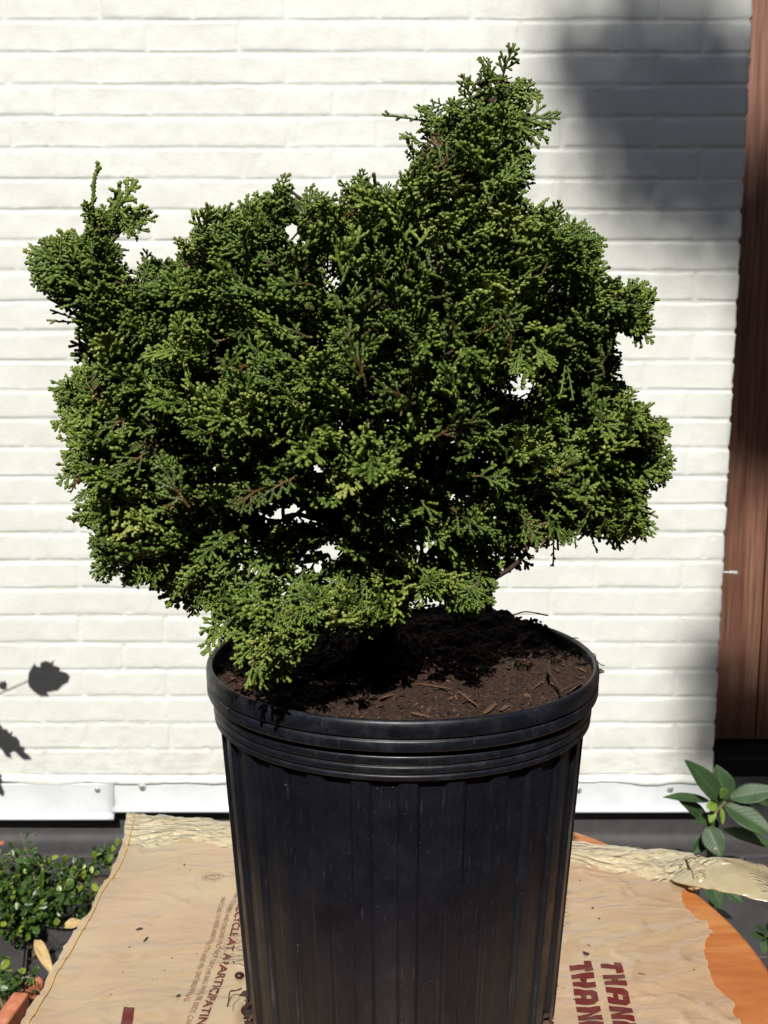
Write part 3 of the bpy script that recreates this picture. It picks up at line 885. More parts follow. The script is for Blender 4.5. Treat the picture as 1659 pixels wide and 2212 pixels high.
a = np.arange(n) * 2 * np.pi / n
zl = np.concatenate([np.linspace(-.038, -.052, 8), np.linspace(-.056, -.272, 36), np.linspace(-.275, -.285, 6)])
ph = (a * 28 / (2 * np.pi) + 0.20) % 1.0
rib = sstep(0.0, 0.09, ph) * (1 - sstep(0.42, 0.51, ph))
V = []
for z in zl:
    r = 0.1364 + (z + .045) * (0.1364 - 0.1205) / 0.235
    dep = 0.0030 * (1 - 0.5 * sstep(-.25, -.28, z))
    cr_ = 0.004 * max(0, (-z - .277) / .008) ** 2
    rr = r - dep * (1 - rib) - cr_ - 0.0005 * np.sin(ph * 2 * np.pi) * 0
    V.append(np.stack([PX + rr * np.cos(a), PY + rr * np.sin(a), np.full(n, PT + z)], -1))
V = np.array(V).reshape(-1, 3)
Fq = grid_faces(len(zl), n, True)[:, ::-1]
# drain hole notch near the right-hand foot: drop those quads
cen = V[Fq].mean(1); ang = np.arctan2(cen[:, 1] - PY, cen[:, 0] - PX)
def notch(a0, w, z1):
    return (np.abs((ang - a0 + np.pi) % (2 * np.pi) - np.pi) < w * np.sqrt(np.clip(1 - ((cen[:, 2] - TZ) / z1) ** 2, 0, 1))) & (cen[:, 2] < TZ + z1)
keep = ~(notch(math.radians(-29), 0.075, 0.024) | notch(math.radians(197), 0.075, 0.024) | notch(math.radians(90), 0.075, 0.024))
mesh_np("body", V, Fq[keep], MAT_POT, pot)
V, Fq = lathe([(0.001, TZ + 0.0045), (0.1155, TZ + 0.0045), (0.116, TZ + .03)], 96, (PX, PY))
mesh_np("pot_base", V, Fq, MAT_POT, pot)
# root and soil plugs showing in the drain holes
def plug(a0, name, label):
    ac = Acc()
    for i_ in range(60):
        t = math.radians(a0) + random.gauss(0, .05); r = 0.117 + random.uniform(-.004, .0035); z = TZ + abs(random.gauss(.003, .010))
        p = np.array([PX + r * math.cos(t), PY + r * math.sin(t), max(z, TZ + .002)])
        V, Fs = crumb(p, random.uniform(.0015, .0042), random.uniform(1, 1.8), random.uniform(0, 3)); ac.add(V, Fs, random.random() ** 2)
    tag(ac.obj(name, MAT_CHIP, None, False, "tint"), label, "soil", kind="stuff")
plug(-29, "root_ball", "roots and soil pushing out of the right drain hole of the pot")
plug(193, "root_ball", "soil clump at the left foot of the pot")

def berry(p, r, label):
    bm = bmesh.new(); bmesh.ops.create_uvsphere(bm, u_segments=20, v_segments=14, radius=r)
    for v in bm.verts:
        v.co.z *= 0.8; v.co.x *= 1.15
        v.co += Vector(p)
    tag(bm_obj("seed", bm, MAT_BERRY, None, True), label, "seed", "dark red seeds by the pot")
for (a_, b_, r_, l_) in ((517, 2107, .0034, "dark red round seed above the soil clump at the pot's left foot"), (536, 2182, .0050, "larger red seed by the bottom left of the pot")):
    p = at_z(a_, b_, TZ + r_); berry(p, r_, l_)
pth = [at_z(a_, b_, TZ + h_) for a_, b_, h_ in ((522, 2136, .012), (508, 2140, .012), (497, 2142, .010), (494, 2160, .006), (490, 2180, .003))]
V, Fq = tube(catmull(pth, 6), 0.0006, 6, .3)
tag(mesh_np("root_hair", V, Fq, MAT_BARK), "thin bent root sticking out at the pot's left foot", "root")
pth = [at_z(a_, b_, TZ + h_) for a_, b_, h_ in ((513, 2150, .010), (505, 2165, .006), (498, 2200, .003))]
V, Fq = tube(catmull(pth, 6), 0.0004, 6, .3)
tag(mesh_np("root_hair", V, Fq, MAT_DRY), "faint pale root hair nearest the lower frame edge", "root")

# soil surface
def soil_z(x, y):
    r = np.hypot(x - PX, y - PY)
    z = PT - 0.0065 + 0.0038 * fbm(x * 26, y * 26, 0, 3, 121) + 0.0022 * fbm(x * 130, y * 130, 0, 3, 131) + 0.0016 * np.abs(noise(x * 330, y * 330, 0, 141))
    bk = sstep(0.03, 0.12, y - PY) * sstep(-0.03, 0.05, x - PX)
    z = z + 0.009 * bk - 0.004 * sstep(0.125, 0.14, r) * (1 - bk)
    z = z + 0.012 * (1 - sstep(0.01, 0.07, np.hypot(x + 0.005, y - 0.69)))
    return z
nr, na = 120, 420
rr = np.linspace(0.0005, 0.1412, nr)
a = np.arange(na) * 2 * np.pi / na
R_, A_ = np.meshgrid(rr, a, indexing='ij')
Xs, Ys = PX + R_ * np.cos(A_), PY + R_ * np.sin(A_)
V = np.stack([Xs, Ys, soil_z(Xs, Ys)], -1).reshape(-1, 3)
tag(mesh_np("potting_soil", V, grid_faces(nr, na, True), MAT_SOIL), "dark brown potting soil filling the black pot", "soil", kind="stuff")
# chips, fibres, clods
ac = Acc()
def chip(p, L, w, t, ang, tilt):
    V = np.array([(x_, y_, z_) for x_ in (-.5, -.15, .2, .5) for (y_, z_) in ((-.5, 0), (0, .5), (.5, 0), (0, -.5))], float)
    V[:, 1] *= np.repeat([0.35, 1, .9, .3], 4); V[:, 2] *= np.repeat([.5, 1, 1, .4], 4)
    V *= (L, w, t); V *= (1 + 0.12 * RNG.normal(size=V.shape))
    m_ = Matrix.Translation(Vector(p)) @ Matrix.Rotation(ang, 4, 'Z') @ Matrix.Rotation(tilt, 4, 'Y') @ Matrix.Rotation(random.uniform(-.6, .6), 4, 'X')
    M3 = np.array(m_)
    V = V @ M3[:3, :3].T + M3[:3, 3]
    Fq = np.vstack([grid_faces(4, 4, True), [[3, 2, 1, 0], [12, 13, 14, 15]]])
    return V, Fq
for i_ in range(3600):
    r = 0.1375 * math.sqrt(random.random()); t = random.uniform(0, 2 * math.pi)
    x_, y_ = PX + r * math.cos(t), PY + r * math.sin(t)
    big = random.random()
    L = 0.0014 + 0.0055 * big ** 5 + .001 * random.random(); w = min(L * random.uniform(.15, .6), .0035)
    z_ = float(soil_z(np.array([x_]), np.array([y_]))[0]) + random.uniform(-.0002, .0010)
    V, Fq = chip((x_, y_, z_), L, w, w * .5, random.uniform(0, 6.3), random.gauss(0, .45)); ac.add(V, Fq, random.random() ** (4.5 if big < .93 else 2.0))
for i_ in range(1700):
    r = 0.136 * math.sqrt(random.random()); t = random.uniform(0, 2 * math.pi)
    x_, y_ = PX + r * math.cos(t), PY + r * math.sin(t)
    z_ = float(soil_z(np.array([x_]), np.array([y_]))[0]) + random.uniform(.0002, .0014)
    V, Fq = chip((x_, y_, z_), random.uniform(.003, .009), random.uniform(.0003, .0007), .0004, random.uniform(0, 6.3), random.gauss(0, .5)); ac.add(V, Fq, random.uniform(0, .75) ** 1.5)
# a rough clod line along the back rim on the right
for i_ in range(260):
    t = math.radians(random.uniform(30, 84)); r = 0.139 + random.uniform(-.006, .003)
    p = (PX + r * math.cos(t), PY + r * math.sin(t), PT + random.uniform(-.002, .0035) * (1.3 if t < .8 or t > 1.2 else .6))
    V, Fs = crumb(np.array(p), random.uniform(.0008, .0028), random.uniform(1, 1.6), random.uniform(0, 3))
    Fs4 = np.column_stack([Fs, Fs[:, 2]])
    if i_ >= 0:
        # as quads with a repeated corner are invalid, use chips for the clods instead
        V, Fq = chip(p, random.uniform(.002, .006), random.uniform(.002, .004), random.uniform(.0015, .003), random.uniform(0, 6), random.gauss(0, .5))
    ac.add(V, Fq, random.random() * .15)
tag(ac.obj("bark_bits", MAT_CHIP, None, False, "tint"), "bark fragments and wood fibres strewn over the potting soil", "bark bits", kind="stuff")
def thingchip(a_, b_, a2, b2, w, label, name="bark_chip", cat="bark chip", tint=0.62):
    A = at_z(a_, b_, PT - .003); B = at_z(a2, b2, PT - .003)
    Mid = (A + B) / 2; d = B - A
    z_ = float(soil_z(np.array([Mid[0]]), np.array([Mid[1]]))[0]) + .0018
    V, Fq = chip((Mid[0], Mid[1], z_), float(np.linalg.norm(d)), w, w * .45, math.atan2(d[1], d[0]), 0)
    tag(mesh_np(name, V, Fq, MAT_CHIP, None, False, {"tint": np.full(len(V), tint)}), label, cat, "larger chips on the potting soil")
for q in [(885, 1536, 935, 1546, .003, "slim straw-coloured chip near the front rim, left of centre"),
          (905, 1480, 975, 1492, .003, "long pale wood splinter lying in the sunlit middle of the soil"),
          (990, 1490, 1030, 1520, .0045, "brown curled bark chip right of the pale splinter"),
          (1045, 1535, 1070, 1512, .0045, "broad grey-brown leaf scrap at the front rim of the pot"),
          (1080, 1530, 1098, 1518, .007, "reddish leaf scrap beside the grey-brown one at the front rim"),
          (1150, 1488, 1172, 1470, .0025, "straight tan sliver on the right half of the soil"),
          (1235, 1485, 1260, 1468, .0040, "yellow-tan chip against the right rim of the pot"),
          (1247, 1440, 1265, 1448, .0050, "orange-tan knobbly chip by the right rim"),
          (820, 1500, 860, 1488, .005, "brown bark chip at the edge of the shadow, left of centre"),
          (700, 1478, 722, 1470, .0030, "short pale chip in the shade near the left of the soil")]:
    thingchip(*q)
def soiltwig(pts, r, label, mat=MAT_BARK):
    P = []
    for a_, b_, h_ in pts:
        p = at_z(a_, b_, PT + h_ - .002); P.append(p)
    V, Fq = tube(catmull(P, 6), r, 6, .4, 5)
    tag(mesh_np("twig", V, Fq, mat), label, "twig", "twigs in the pot")
soiltwig([(1186, 1428, .004), (1186, 1452, .005), (1196, 1466, .005), (1206, 1482, .004), (1214, 1494, .003)], .0011, "bent brown twig on the right half of the soil")
soiltwig([(1213, 1492, .003), (1240, 1480, .003), (1256, 1470, .002)], .0010, "short twig leaning to the right rim of the pot")
soiltwig([(1106, 1330, .010), (1130, 1322, .013), (1150, 1323, .013), (1184, 1330, .012)], .0006, "thin dark rootlet poking out over the back rim")
soiltwig([(1235, 1378, .004), (1245, 1378, .006), (1250, 1380, .006)], .0004, "tiny hair root on the right back rim")
rt = [at_y(a_, b_, PY) for a_, b_ in ((1270, 1418), (1280, 1412), (1286, 1415), (1287, 1425), (1294, 1446))]
V, Fq = tube(catmull(rt, 6), .0005, 6, .3)
ht = empty("dried_weed", "dry thread of weed with a small leaf hanging over the right rim", "weed", rt[0])
mesh_np("stem", V, Fq, MAT_STEM, ht)
V, Fq = tube(catmull([rt[3], at_y(1298, 1436, PY), at_y(1306, 1437, PY)], 6), .0004, 6, .3)
mesh_np("stem", V, Fq, MAT_STEM, ht)
p = at_y(1297, 1450, PY)
bm = bmesh.new(); bmesh.ops.create_icosphere(bm, subdivisions=2, radius=.0032)
for v in bm.verts:
    v.co.z *= .5; v.co.y *= .5; v.co += Vector(p) + Vector((0, 0, .0006 * math.sin(v.co.x * 2000)))
bm_obj("leaf", bm, MAT_STEM, ht, True)

# ------------------------------------------------------------------ the conifer
tree = empty("dwarf_conifer", "dwarf conifer with dense scale-leaf sprays and a raised leader, in the black pot", "conifer", (-0.005, 0.69, PT))
SIL = [(1103,95),(1112,120),(1098,150),(1135,160),(1170,185),(1172,200),(1140,200),(1150,225),(1212,240),(1190,275),(1150,280),(1140,300),(1160,335),(1155,360),(1130,385),(1120,430),(1150,440),(1200,430),(1215,465),(1250,465),(1270,490),(1310,515),(1290,540),(1320,580),(1360,612),(1385,600),(1420,615),(1418,650),(1400,670),(1420,690),(1412,715),(1405,740),(1370,730),(1340,720),(1330,745),(1350,775),(1345,800),(1365,830),(1395,860),(1415,885),(1455,920),(1440,950),(1460,985),(1465,1010),(1440,1040),(1420,1060),(1400,1085),(1420,1150),(1400,1180),(1370,1165),(1300,1170),(1250,1160),(1215,1185),(1195,1160),(1130,1190),(1130,1232),(1105,1200),(1075,1195),(1080,1230),(1060,1260),(1070,1300),(1010,1335),(960,1290),(900,1300),(850,1310),(820,1370),(760,1350),(700,1350),(670,1375),(640,1400),(610,1410),(630,1475),(600,1455),(580,1440),(560,1495),(540,1440),(510,1440),(530,1400),(500,1370),(430,1400),(420,1380),(440,1345),(500,1325),(415,1318),(410,1335),(380,1290),(330,1280),(270,1260),(240,1210),(200,1250),(195,1200),(195,1150),(160,1110),(150,1085),(190,1065),(175,1030),(115,1030),(130,970),(150,960),(130,920),(110,910),(150,890),(112,870),(130,840),(105,825),(150,800),(165,790),(155,740),(180,715),(175,690),(130,655),(100,640),(62,600),(75,560),(55,520),(110,505),(150,500),(180,480),(180,440),(205,430),(250,430),(280,400),(310,395),(300,430),(335,470),(310,500),(260,520),(270,565),(290,580),(295,535),(330,530),(345,570),(370,540),(400,490),(440,480),(435,440),(460,440),(470,470),(500,440),(530,410),(580,395),(620,380),(640,405),(680,395),(730,410),(780,365),(830,385),(860,390),(880,370),(880,330),(900,295),(875,285),(905,280),(905,262),(900,225),(950,220),(970,195),(1000,160),(1010,155),(1020,195),(1040,180),(1045,150),(1040,120),(1070,130)]
SILa = np.array(SIL, float)
HOLES = [(640,1106,74,20),(575,1112,30,12),(720,1180,22,28),(655,1212,38,20),(705,1238,22,14),(545,1180,18,12),(930,1190,26,14),(1085,1230,10,30),(905,1275,16,8),(640,492,16,14),(607,505,10,10),(815,468,12,9),(650,620,8,8),(712,540,8,14),(715,605,14,10),(385,940,14,8),(655,925,10,10),(690,1000,22,12),(650,1030,10,6),(1070,990,16,10),(1046,865,8,16),(1050,1078,14,16),(470,548,7,14),(895,1062,14,8),(278,925,12,8),(330,905,8,6),(205,1130,10,6),(830,1120,14,8),(1110,960,8,8),(550,690,8,6),(1180,770,8,6),(900,300,10,6),(1005,490,8,6), (1345,700,14,14), (1325,812,12,8), (1235,480,14,10), (255,560,14,14), (140,665,16,10), (465,1300,14,8), (330,1225,12,8), (400,1190,14,8), (830,1205,12,8), (505,1360,12,8), (680,455,7,7), (770,470,7,7), (560,455,6,6), (1030,380,7,7), (960,400,8,6), (740,655,8,8), (880,655,7,6), (805,760,7,7),(735,835,7,8),(1200,1080,10,6),(980,1080,9,6),(1145,1010,8,6),(300,1210,12,8),(365,1250,10,8),(265,1150,10,7),(350,1128,12,7),(450,1140,12,7),(520,1242,16,10),(560,1290,14,8),(620,1262,12,7),(440,1245,10,7),(500,1010,8,6),(590,975,7,6),(760,975,8,6),(850,905,6,6),(930,1010,8,6),(1000,960,6,6),(1240,1000,6,5),(1300,1040,6,5),(620,760,6,5),(500,800,6,5),(360,800,6,5),(420,700,6,5),(570,560,6,5),(1100,560,6,5),(1200,620,6,5)]
hol = np.array(HOLES, float)
def ok(P, grow=0.0):
    q = proj(P)
    inn = inpoly(q, SILa)
    for h in hol:
        inn &= ~((((q[:, 0] - h[0]) / (h[2] * 1.15 + grow)) ** 2 + ((q[:, 1] - h[1]) / (h[3] * 1.15 + grow)) ** 2) < 1)
    return inn
def edist(q):
    q = np.atleast_2d(q); d = np.full(len(q), 1e9)
    for a, b in zip(SILa, np.roll(SILa, -1, 0)): d = np.minimum(d, seg_dist(q, a, b))
    return d

# spray templates: flat branching fans of knobbly scale-leaf twigs, axis +X, lying in XY
def twig_rings(path, r0, r1, t0, t1, step):
    P = np.asarray(path); s = np.r_[0, np.cumsum(np.linalg.norm(np.diff(P, axis=0), axis=1))]
    L = s[-1]; m = max(3, int(L / step))
    q = np.linspace(0, L, m + 1)
    C = np.stack([np.interp(q, s, P[:, k_]) for k_ in range(3)], 1)
    T = np.gradient(C, axis=0); T /= np.linalg.norm(T, axis=1, keepdims=True)
    up = np.array([0, 0, 1.0]); N = np.cross(up, T); N /= np.linalg.norm(N, axis=1, keepdims=True) + 1e-9
    B = np.cross(T, N)
    rad = np.interp(q, [0, L], [r0, r1]) * np.where(np.arange(m + 1) % 2 == 0, 0.70, 1.18)
    rad[-1] = r1 * 0.55; 
    V = []
    for i in range(m + 1):
        ph = (i % 2) * math.pi / 4 + math.pi / 4 * 0
        for k_ in range(4):
            an = ph + k_ * math.pi / 2
            V.append(C[i] + rad[i] * (math.cos(an) * N[i] * 1.12 + math.sin(an) * B[i] * .88))
    V = np.array(V); Fq = grid_faces(m + 1, 4, True)
    o = m * 4
    Fq = np.vstack([Fq, [[o, o + 1, o + 2, o + 3]]])
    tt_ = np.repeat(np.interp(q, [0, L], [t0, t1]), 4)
    return V, Fq, tt_
def make_spray(rg, L, dens=1.0, spike=False, R=0.00126):
    Vs = []; Fs = []; Ts = []; n0 = 0
    def put(path, r0, r1, t0, t1, step=0.00105):
        nonlocal n0
        V, Fq, t_ = twig_rings(path, r0, r1, t0, t1, step * .98)
        Vs.append(V); Fs.append(Fq + n0); Ts.append(t_); n0 += len(V)
    bend = rg.normal(0, 0.25 if not spike else .06); cup = rg.uniform(0.0, 0.35)
    q = np.linspace(0, L, 12)
    ax = np.stack([q, bend * q ** 2 / L * 0.6, -cup * q ** 2 / L * .7 + 0.0006 * rg.normal(size=12)], 1)
    put(ax, R * 0.75, R, 0.0 if not spike else .25, 0.75)
    side = 1; s = L * (0.16 if not spike else .1)
    while s < L - 0.003:
        i = s / L
        p = np.array([np.interp(s, q, ax[:, k_]) for k_ in range(3)])
        dirx = np.array([1, bend * 2 * s / L * .6, -cup * 2 * s / L * .7]); dirx /= np.linalg.norm(dirx)
        lb = (min(0.60 * (L - s) + 0.0035, 0.016) * rg.uniform(.65, 1.1)) if not spike else rg.uniform(.0025, .005)
        an = side * rg.uniform(0.65, 1.0)
        c_, s_2 = math.cos(an), math.sin(an)
        d = np.array([dirx[0] * c_ - dirx[1] * s_2, dirx[0] * s_2 + dirx[1] * c_, dirx[2] + rg.normal(0, .22)])
        d /= np.linalg.norm(d)
        k_ = np.linspace(0, 1, 6)[:, None]
        br = p + d * lb * k_ + dirx * 0.22 * lb * k_ ** 2 + np.array([0, 0, rg.normal(0, .15) * lb]) * k_ ** 2
        put(br, R * .8, R * 1.0, 0.2, 0.85 + rg.uniform(-.1, .15))
        if lb > 0.0065 and not spike:
            s2 = 0.0028; sd2 = 1 if rg.random() < .5 else -1
            while s2 < lb - 0.0015:
                kk = s2 / lb
                p2 = p + d * s2 + dirx * .22 * lb * kk ** 2
                an2 = sd2 * rg.uniform(.6, .95)
                c_, s_2 = math.cos(an2), math.sin(an2)
                d2 = np.array([d[0] * c_ - d[1] * s_2, d[0] * s_2 + d[1] * c_, d[2] + rg.normal(0, .35)]); d2 /= np.linalg.norm(d2)
                l2 = min(0.55 * (lb - s2) + .0022, .006) * rg.uniform(.7, 1.15)
                put(p2 + d2 * l2 * np.linspace(0, 1, 3)[:, None], R * .85, R * 1.05, .45, 1.0)
                sd2 *= -1; s2 += rg.uniform(.0030, .0044)
        side *= -1; s += rg.uniform(.0027, .0040) / dens if not spike else rg.uniform(.004, .009)
    return np.vstack(Vs), np.vstack(Fs), np.concatenate(Ts)
rg = np.random.default_rng(11)
TPL = [make_spray(rg, rg.uniform(.026, .040)) for _ in range(18)]
SPK = [make_spray(rg, .040, spike=True, R=.0012) for _ in range(3)]
TL = [t[0][:, 0].max() for t in TPL]
print("spray verts", np.mean([len(t[0]) for t in TPL]))
FV = []; FF = []; FT = []; FN = [0]
def put_spray(tpl, base, d, nrm, L, tint, thick=1.0):
    V, Fq, t_ = tpl
    d = d / np.linalg.norm(d); nrm = nrm - d * (nrm @ d); nn = np.linalg.norm(nrm)
    if nn < 1e-3: nrm = np.cross(d, [0.3, 0.8, 0.2]); nn = np.linalg.norm(nrm)
    nrm = nrm / nn; sd = np.cross(nrm, d)
    k_ = L / V[:, 0].max()
    W_ = base + (V * k_) @ np.stack([d, sd, nrm])
    FV.append(W_); FF.append(Fq + FN[0]); FN[0] += len(V)
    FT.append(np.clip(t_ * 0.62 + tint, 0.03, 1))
CTR = np.array([-0.01, 0.68, 1.08])
MM = 0.000345                                  # metres per reference pixel at the pot's distance
nspray = 0; clumps = []
NOFRONT = [(1150, 860, 170, 62), (1000, 870, 70, 40), (815, 1175, 50, 35), (745, 620, 45, 70), (790, 790, 30, 60), (540, 1170, 60, 40), (1030, 330, 25, 20), (850, 1120, 40, 30)]
tries = 0
while len(clumps) < 460 and tries < 40000:
    tries += 1
    q = np.array([RNG.uniform(60, 1460), RNG.uniform(110, 1460)])
    if not inpoly(q[None], SILa)[0]: continue
    e = edist(q)[0]
    if e < 16: continue
    hmax = min(0.155, 0.02 + (e * MM) * 0.95)
    if q[1] < 430: hmax = min(hmax, 0.05)
    if q[1] > 1180: hmax = min(hmax, 0.12)
    u = RNG.choice([-1, -1, -.55, -.55, 0, .5, .95]) * RNG.uniform(.8, 1)
    if u < 0 and e > 40: hmax = min(max(hmax, .09), float(np.interp(q[1], [100, 450, 700, 880, 1050, 1200, 1320], [.05, .085, .115, .165, .20, .20, .16])) * min(1, .35 + e / 160))
    y = 0.685 + u * hmax
    if q[1] > 1330: y = 0.56 + RNG.uniform(-.02, .02)
    elif q[1] > 1230: y = min(y, 0.64)
    if u < -.2 and any(((q[0] - a_) / c_) ** 2 + ((q[1] - b_) / d_) ** 2 < 1 for a_, b_, c_, d_ in NOFRONT): continue
    if q[1] > 1340 and RNG.random() < .45: continue
    p = at_y(q[0], q[1], y)
    if any(np.linalg.norm((p - c[0]) / (1, 1, .8)) < (0.029 if e > 60 else .020) for c in clumps): continue
    if not ok(p[None], 8)[0]: continue
    clumps.append((p, e, RNG.normal(0, .10)))
print("clumps", len(clumps), tries)
for (p, e, tc) in clumps:
    rad = min(0.032, 0.010 + e * MM * .9)
    ns = int((7 + 6 * min(1, e / 80)) * 0.98)
    out = p - CTR; out[2] *= .5; out /= np.linalg.norm(out) + 1e-6
    made = 0; tr = 0
    while made < ns and tr < ns * 6:
        tr += 1
        rd = RNG.normal(size=3); rd /= np.linalg.norm(rd)
        d = rd * (0.9, 0.9, 0.62) + out * 0.75 + np.array([0, -0.10, 0.26 if p[2] > .99 else -0.04])
        d /= np.linalg.norm(d)
        L = RNG.uniform(.022, .040) * (1 if e > 45 else .8)
        b = p + RNG.normal(0, 1, 3) * (.015, .015, .007)
        tips = np.array([b + d * L * .95, b + d * L * .5])
        if not ok(tips, 7 if tips[0][2] > 1.02 else 2).all(): continue
        qx = proj(p)[0]; em = 50 if (p[2] > 1.28 or (qx[0] < 345 and qx[1] < 540)) else (26 if qx[1] < 1120 and not (680 < qx[1] < 900 and (qx[0] > 1240 or qx[0] < 260)) else 14)
        if edist(proj(tips)).min() < em * RNG.uniform(.3, 1.1): continue
        nm = np.array([0, -0.25, 0.9]) + RNG.normal(0, .55, 3) + out * .3
        put_spray(TPL[RNG.integers(len(TPL))], b, d, nm, L, (tc + RNG.normal(0, .12) + 0.04) if RNG.random() > .0015 else -.6)
        made += 1; nspray += 1
# tufts that finish the outline
per = []
for a, b in zip(SILa, np.roll(SILa, -1, 0)):
    n_ = max(1, int(np.linalg.norm(b - a) / (33 if a[1] < 1080 else 22)))
    tn = (b - a) / np.linalg.norm(b - a)
    for t in range(n_): per.append((a + (b - a) * (t + .5) / n_, np.array([tn[1], -tn[0]])))
for (q, nr_) in per:
    L = RNG.uniform(.017, .034)
    q0_ = q; q = q + RNG.normal(0, 4, 2)
    inw = q - nr_ * (L / MM) * .95 + RNG.normal(0, 6, 2)
    if not inpoly((q0_ - nr_ * 6)[None], SILa)[0]: nr_ = -nr_; inw = q - nr_ * (L / MM) * .95
    if not inpoly(inw[None], SILa)[0] or edist(inw)[0] < 14: continue
    y = 0.68 + RNG.normal(0, .03)
    if q[1] > 1320: y = 0.555 + RNG.normal(0, .008)
    elif q[1] > 1060: y = 0.60 + RNG.normal(0, .025)
    A = at_y(inw[0], inw[1], y + RNG.normal(0, .008)); B = at_y(q[0], q[1], y)
    put_spray(TPL[RNG.integers(len(TPL))], A, B - A, np.array([0, -.8, .5]) + RNG.normal(0, .4, 3), float(np.linalg.norm(B - A)), RNG.normal(.08, .09)); nspray += 1
# single sprays that stand out of the outline: base px, tip px, distance, kind
HERO = [((200, 520), (193, 346), .66, 1), ((215, 500), (300, 398), .66, 0), ((245, 500), (336, 470), .66, 0), ((150, 560), (56, 520), .66, 0), ((160, 590), (62, 600), .66, 0), ((195, 480), (182, 430), .66, 0), ((180, 560), (120, 640), .66, 0),
        ((210, 705), (98, 640), .67, 1), ((200, 700), (100, 690), .67, 1), ((195, 700), (108, 668), .68, 1),
        ((930, 262), (828, 250), .65, 1), ((940, 250), (900, 222), .65, 0), ((915, 310), (870, 286), .65, 0), ((1085, 170), (1103, 94), .66, 0), ((1070, 170), (1040, 118), .66, 0), ((1085, 190), (1172, 186), .66, 0), ((1020, 230), (1003, 156), .66, 0), ((1110, 260), (1214, 240), .65, 0), ((1100, 270), (1190, 274), .65, 0),
        ((1080, 330), (1160, 336), .65, 0), ((1075, 370), (1155, 356), .65, 0),
        ((430, 530), (447, 436), .65, 0), ((460, 500), (500, 440), .65, 0), ((600, 430), (620, 375), .65, 0), ((770, 430), (782, 366), .66, 0), ((1190, 500), (1203, 430), .66, 0), ((1215, 520), (1250, 466), .66, 0), ((1220, 530), (1310, 516), .66, 0),
        ((1310, 680), (1395, 602), .66, 0), ((1330, 680), (1420, 620), .66, 0), ((1340, 680), (1408, 742), .66, 0), ((1330, 690), (1418, 690), .66, 0), ((1330, 930), (1415, 870), .66, 1), ((1370, 940), (1455, 922), .66, 0), ((1400, 1000), (1463, 988), .66, 0), ((1370, 1080), (1420, 1155), .65, 0),
        ((1195, 1150), (1198, 1222), .68, 1), ((1110, 1170), (1135, 1235), .62, 0), ((1270, 1130), (1290, 1195), .68, 1), ((1320, 1130), (1345, 1185), .67, 0), ((1240, 1140), (1243, 1185), .68, 1),
        ((190, 830), (104, 824), .65, 0), ((190, 880), (108, 912), .64, 0), ((210, 960), (130, 972), .64, 0), ((220, 990), (114, 1030), .63, 0), ((260, 1090), (150, 1110), .62, 0), ((240, 1150), (194, 1170), .64, 1), ((260, 1190), (198, 1245), .61, 0), ((330, 1210), (268, 1262), .60, 0), ((400, 1240), (380, 1292), .60, 0), ((420, 1260), (410, 1335), .60, 0),
        ((500, 1340), (422, 1398), .545, 0), ((520, 1330), (428, 1360), .55, 0), ((560, 1380), (512, 1440), .54, 0), ((545, 1410), (560, 1494), .535, 0), ((580, 1370), (628, 1476), .535, 0), ((590, 1390), (590, 1458), .535, 0), ((640, 1330), (630, 1410), .54, 0), ((655, 1330), (675, 1385), .545, 0), ((620, 1310), (560, 1370), .545, 0),
        ((700, 1290), (720, 1370), .56, 0), ((770, 1290), (790, 1372), .57, 0), ((750, 1290), (820, 1366), .57, 0), ((840, 1270), (870, 1320), .58, 0), ((980, 1250), (1008, 1336), .58, 0), ((1010, 1250), (1040, 1310), .58, 0), ((1020, 1230), (1072, 1262), .58, 0), ((970, 1240), (960, 1300), .58, 0), ((930, 1250), (900, 1315), .60, 0),
        ((600, 1290), (500, 1330), .55, 0), ((640, 1290), (560, 1330), .55, 0), ((700, 1270), (620, 1290), .56, 0), ((820, 1240), (760, 1290), .57, 0), ((560, 1230), (640, 1175), .60, 0), ((600, 1240), (690, 1160), .60, 0), ((680, 1250), (745, 1205), .58, 0), ((770, 1120), (770, 1190), .60, 0), ((880, 1190), (930, 1215), .60, 0),
        ((470, 1180), (400, 1240), .59, 0), ((420, 1150), (330, 1215), .60, 0), ((360, 1120), (260, 1190), .60, 0), ((520, 1220), (450, 1290), .575, 0), ((560, 1240), (480, 1320), .565, 0), ((380, 1180), (290, 1250), .60, 0), ((450, 1230), (360, 1285), .585, 0), ((620, 1240), (540, 1280), .57, 0), ((660, 1230), (600, 1310), .565, 0), ((740, 1230), (700, 1310), .565, 0), ((860, 1230), (820, 1300), .575, 0), ((900, 1220), (960, 1290), .575, 0), ((960, 1200), (1040, 1260), .59, 0), ((1000, 1180), (1090, 1230), .60, 0), ((880, 1130), (830, 1190), .58, 0), ((900, 1120), (960, 1180), .58, 0), ((760, 1290), (775, 1375), .56, 0), ((820, 1300), (815, 1370), .57, 0), ((850, 1270), (850, 1350), .575, 0), ((810, 1290), (835, 1345), .58, 0), ((860, 1280), (880, 1340), .59, 0), ((790, 1300), (800, 1350), .575, 0), ((1150, 740), (1190, 800), .53, 0), ((1130, 750), (1100, 800), .53, 0), ((1220, 790), (1215, 860), .55, 1), ((1225, 790), (1240, 860), .55, 1)]
for (a, b, y, kd) in HERO:
    A = at_y(a[0], a[1], y + .008); B = at_y(b[0], b[1], y - .004)
    tp = SPK[RNG.integers(3)] if kd else TPL[RNG.integers(len(TPL))]
    put_spray(tp, A, B - A, np.array([0, -.9, .4]) + RNG.normal(0, .25, 3), float(np.linalg.norm(B - A)), RNG.normal(.14, .07)); nspray += 1
print("sprays", nspray, "verts", FN[0])
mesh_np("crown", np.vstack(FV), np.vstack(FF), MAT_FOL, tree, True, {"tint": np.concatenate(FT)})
del FV, FF, FT

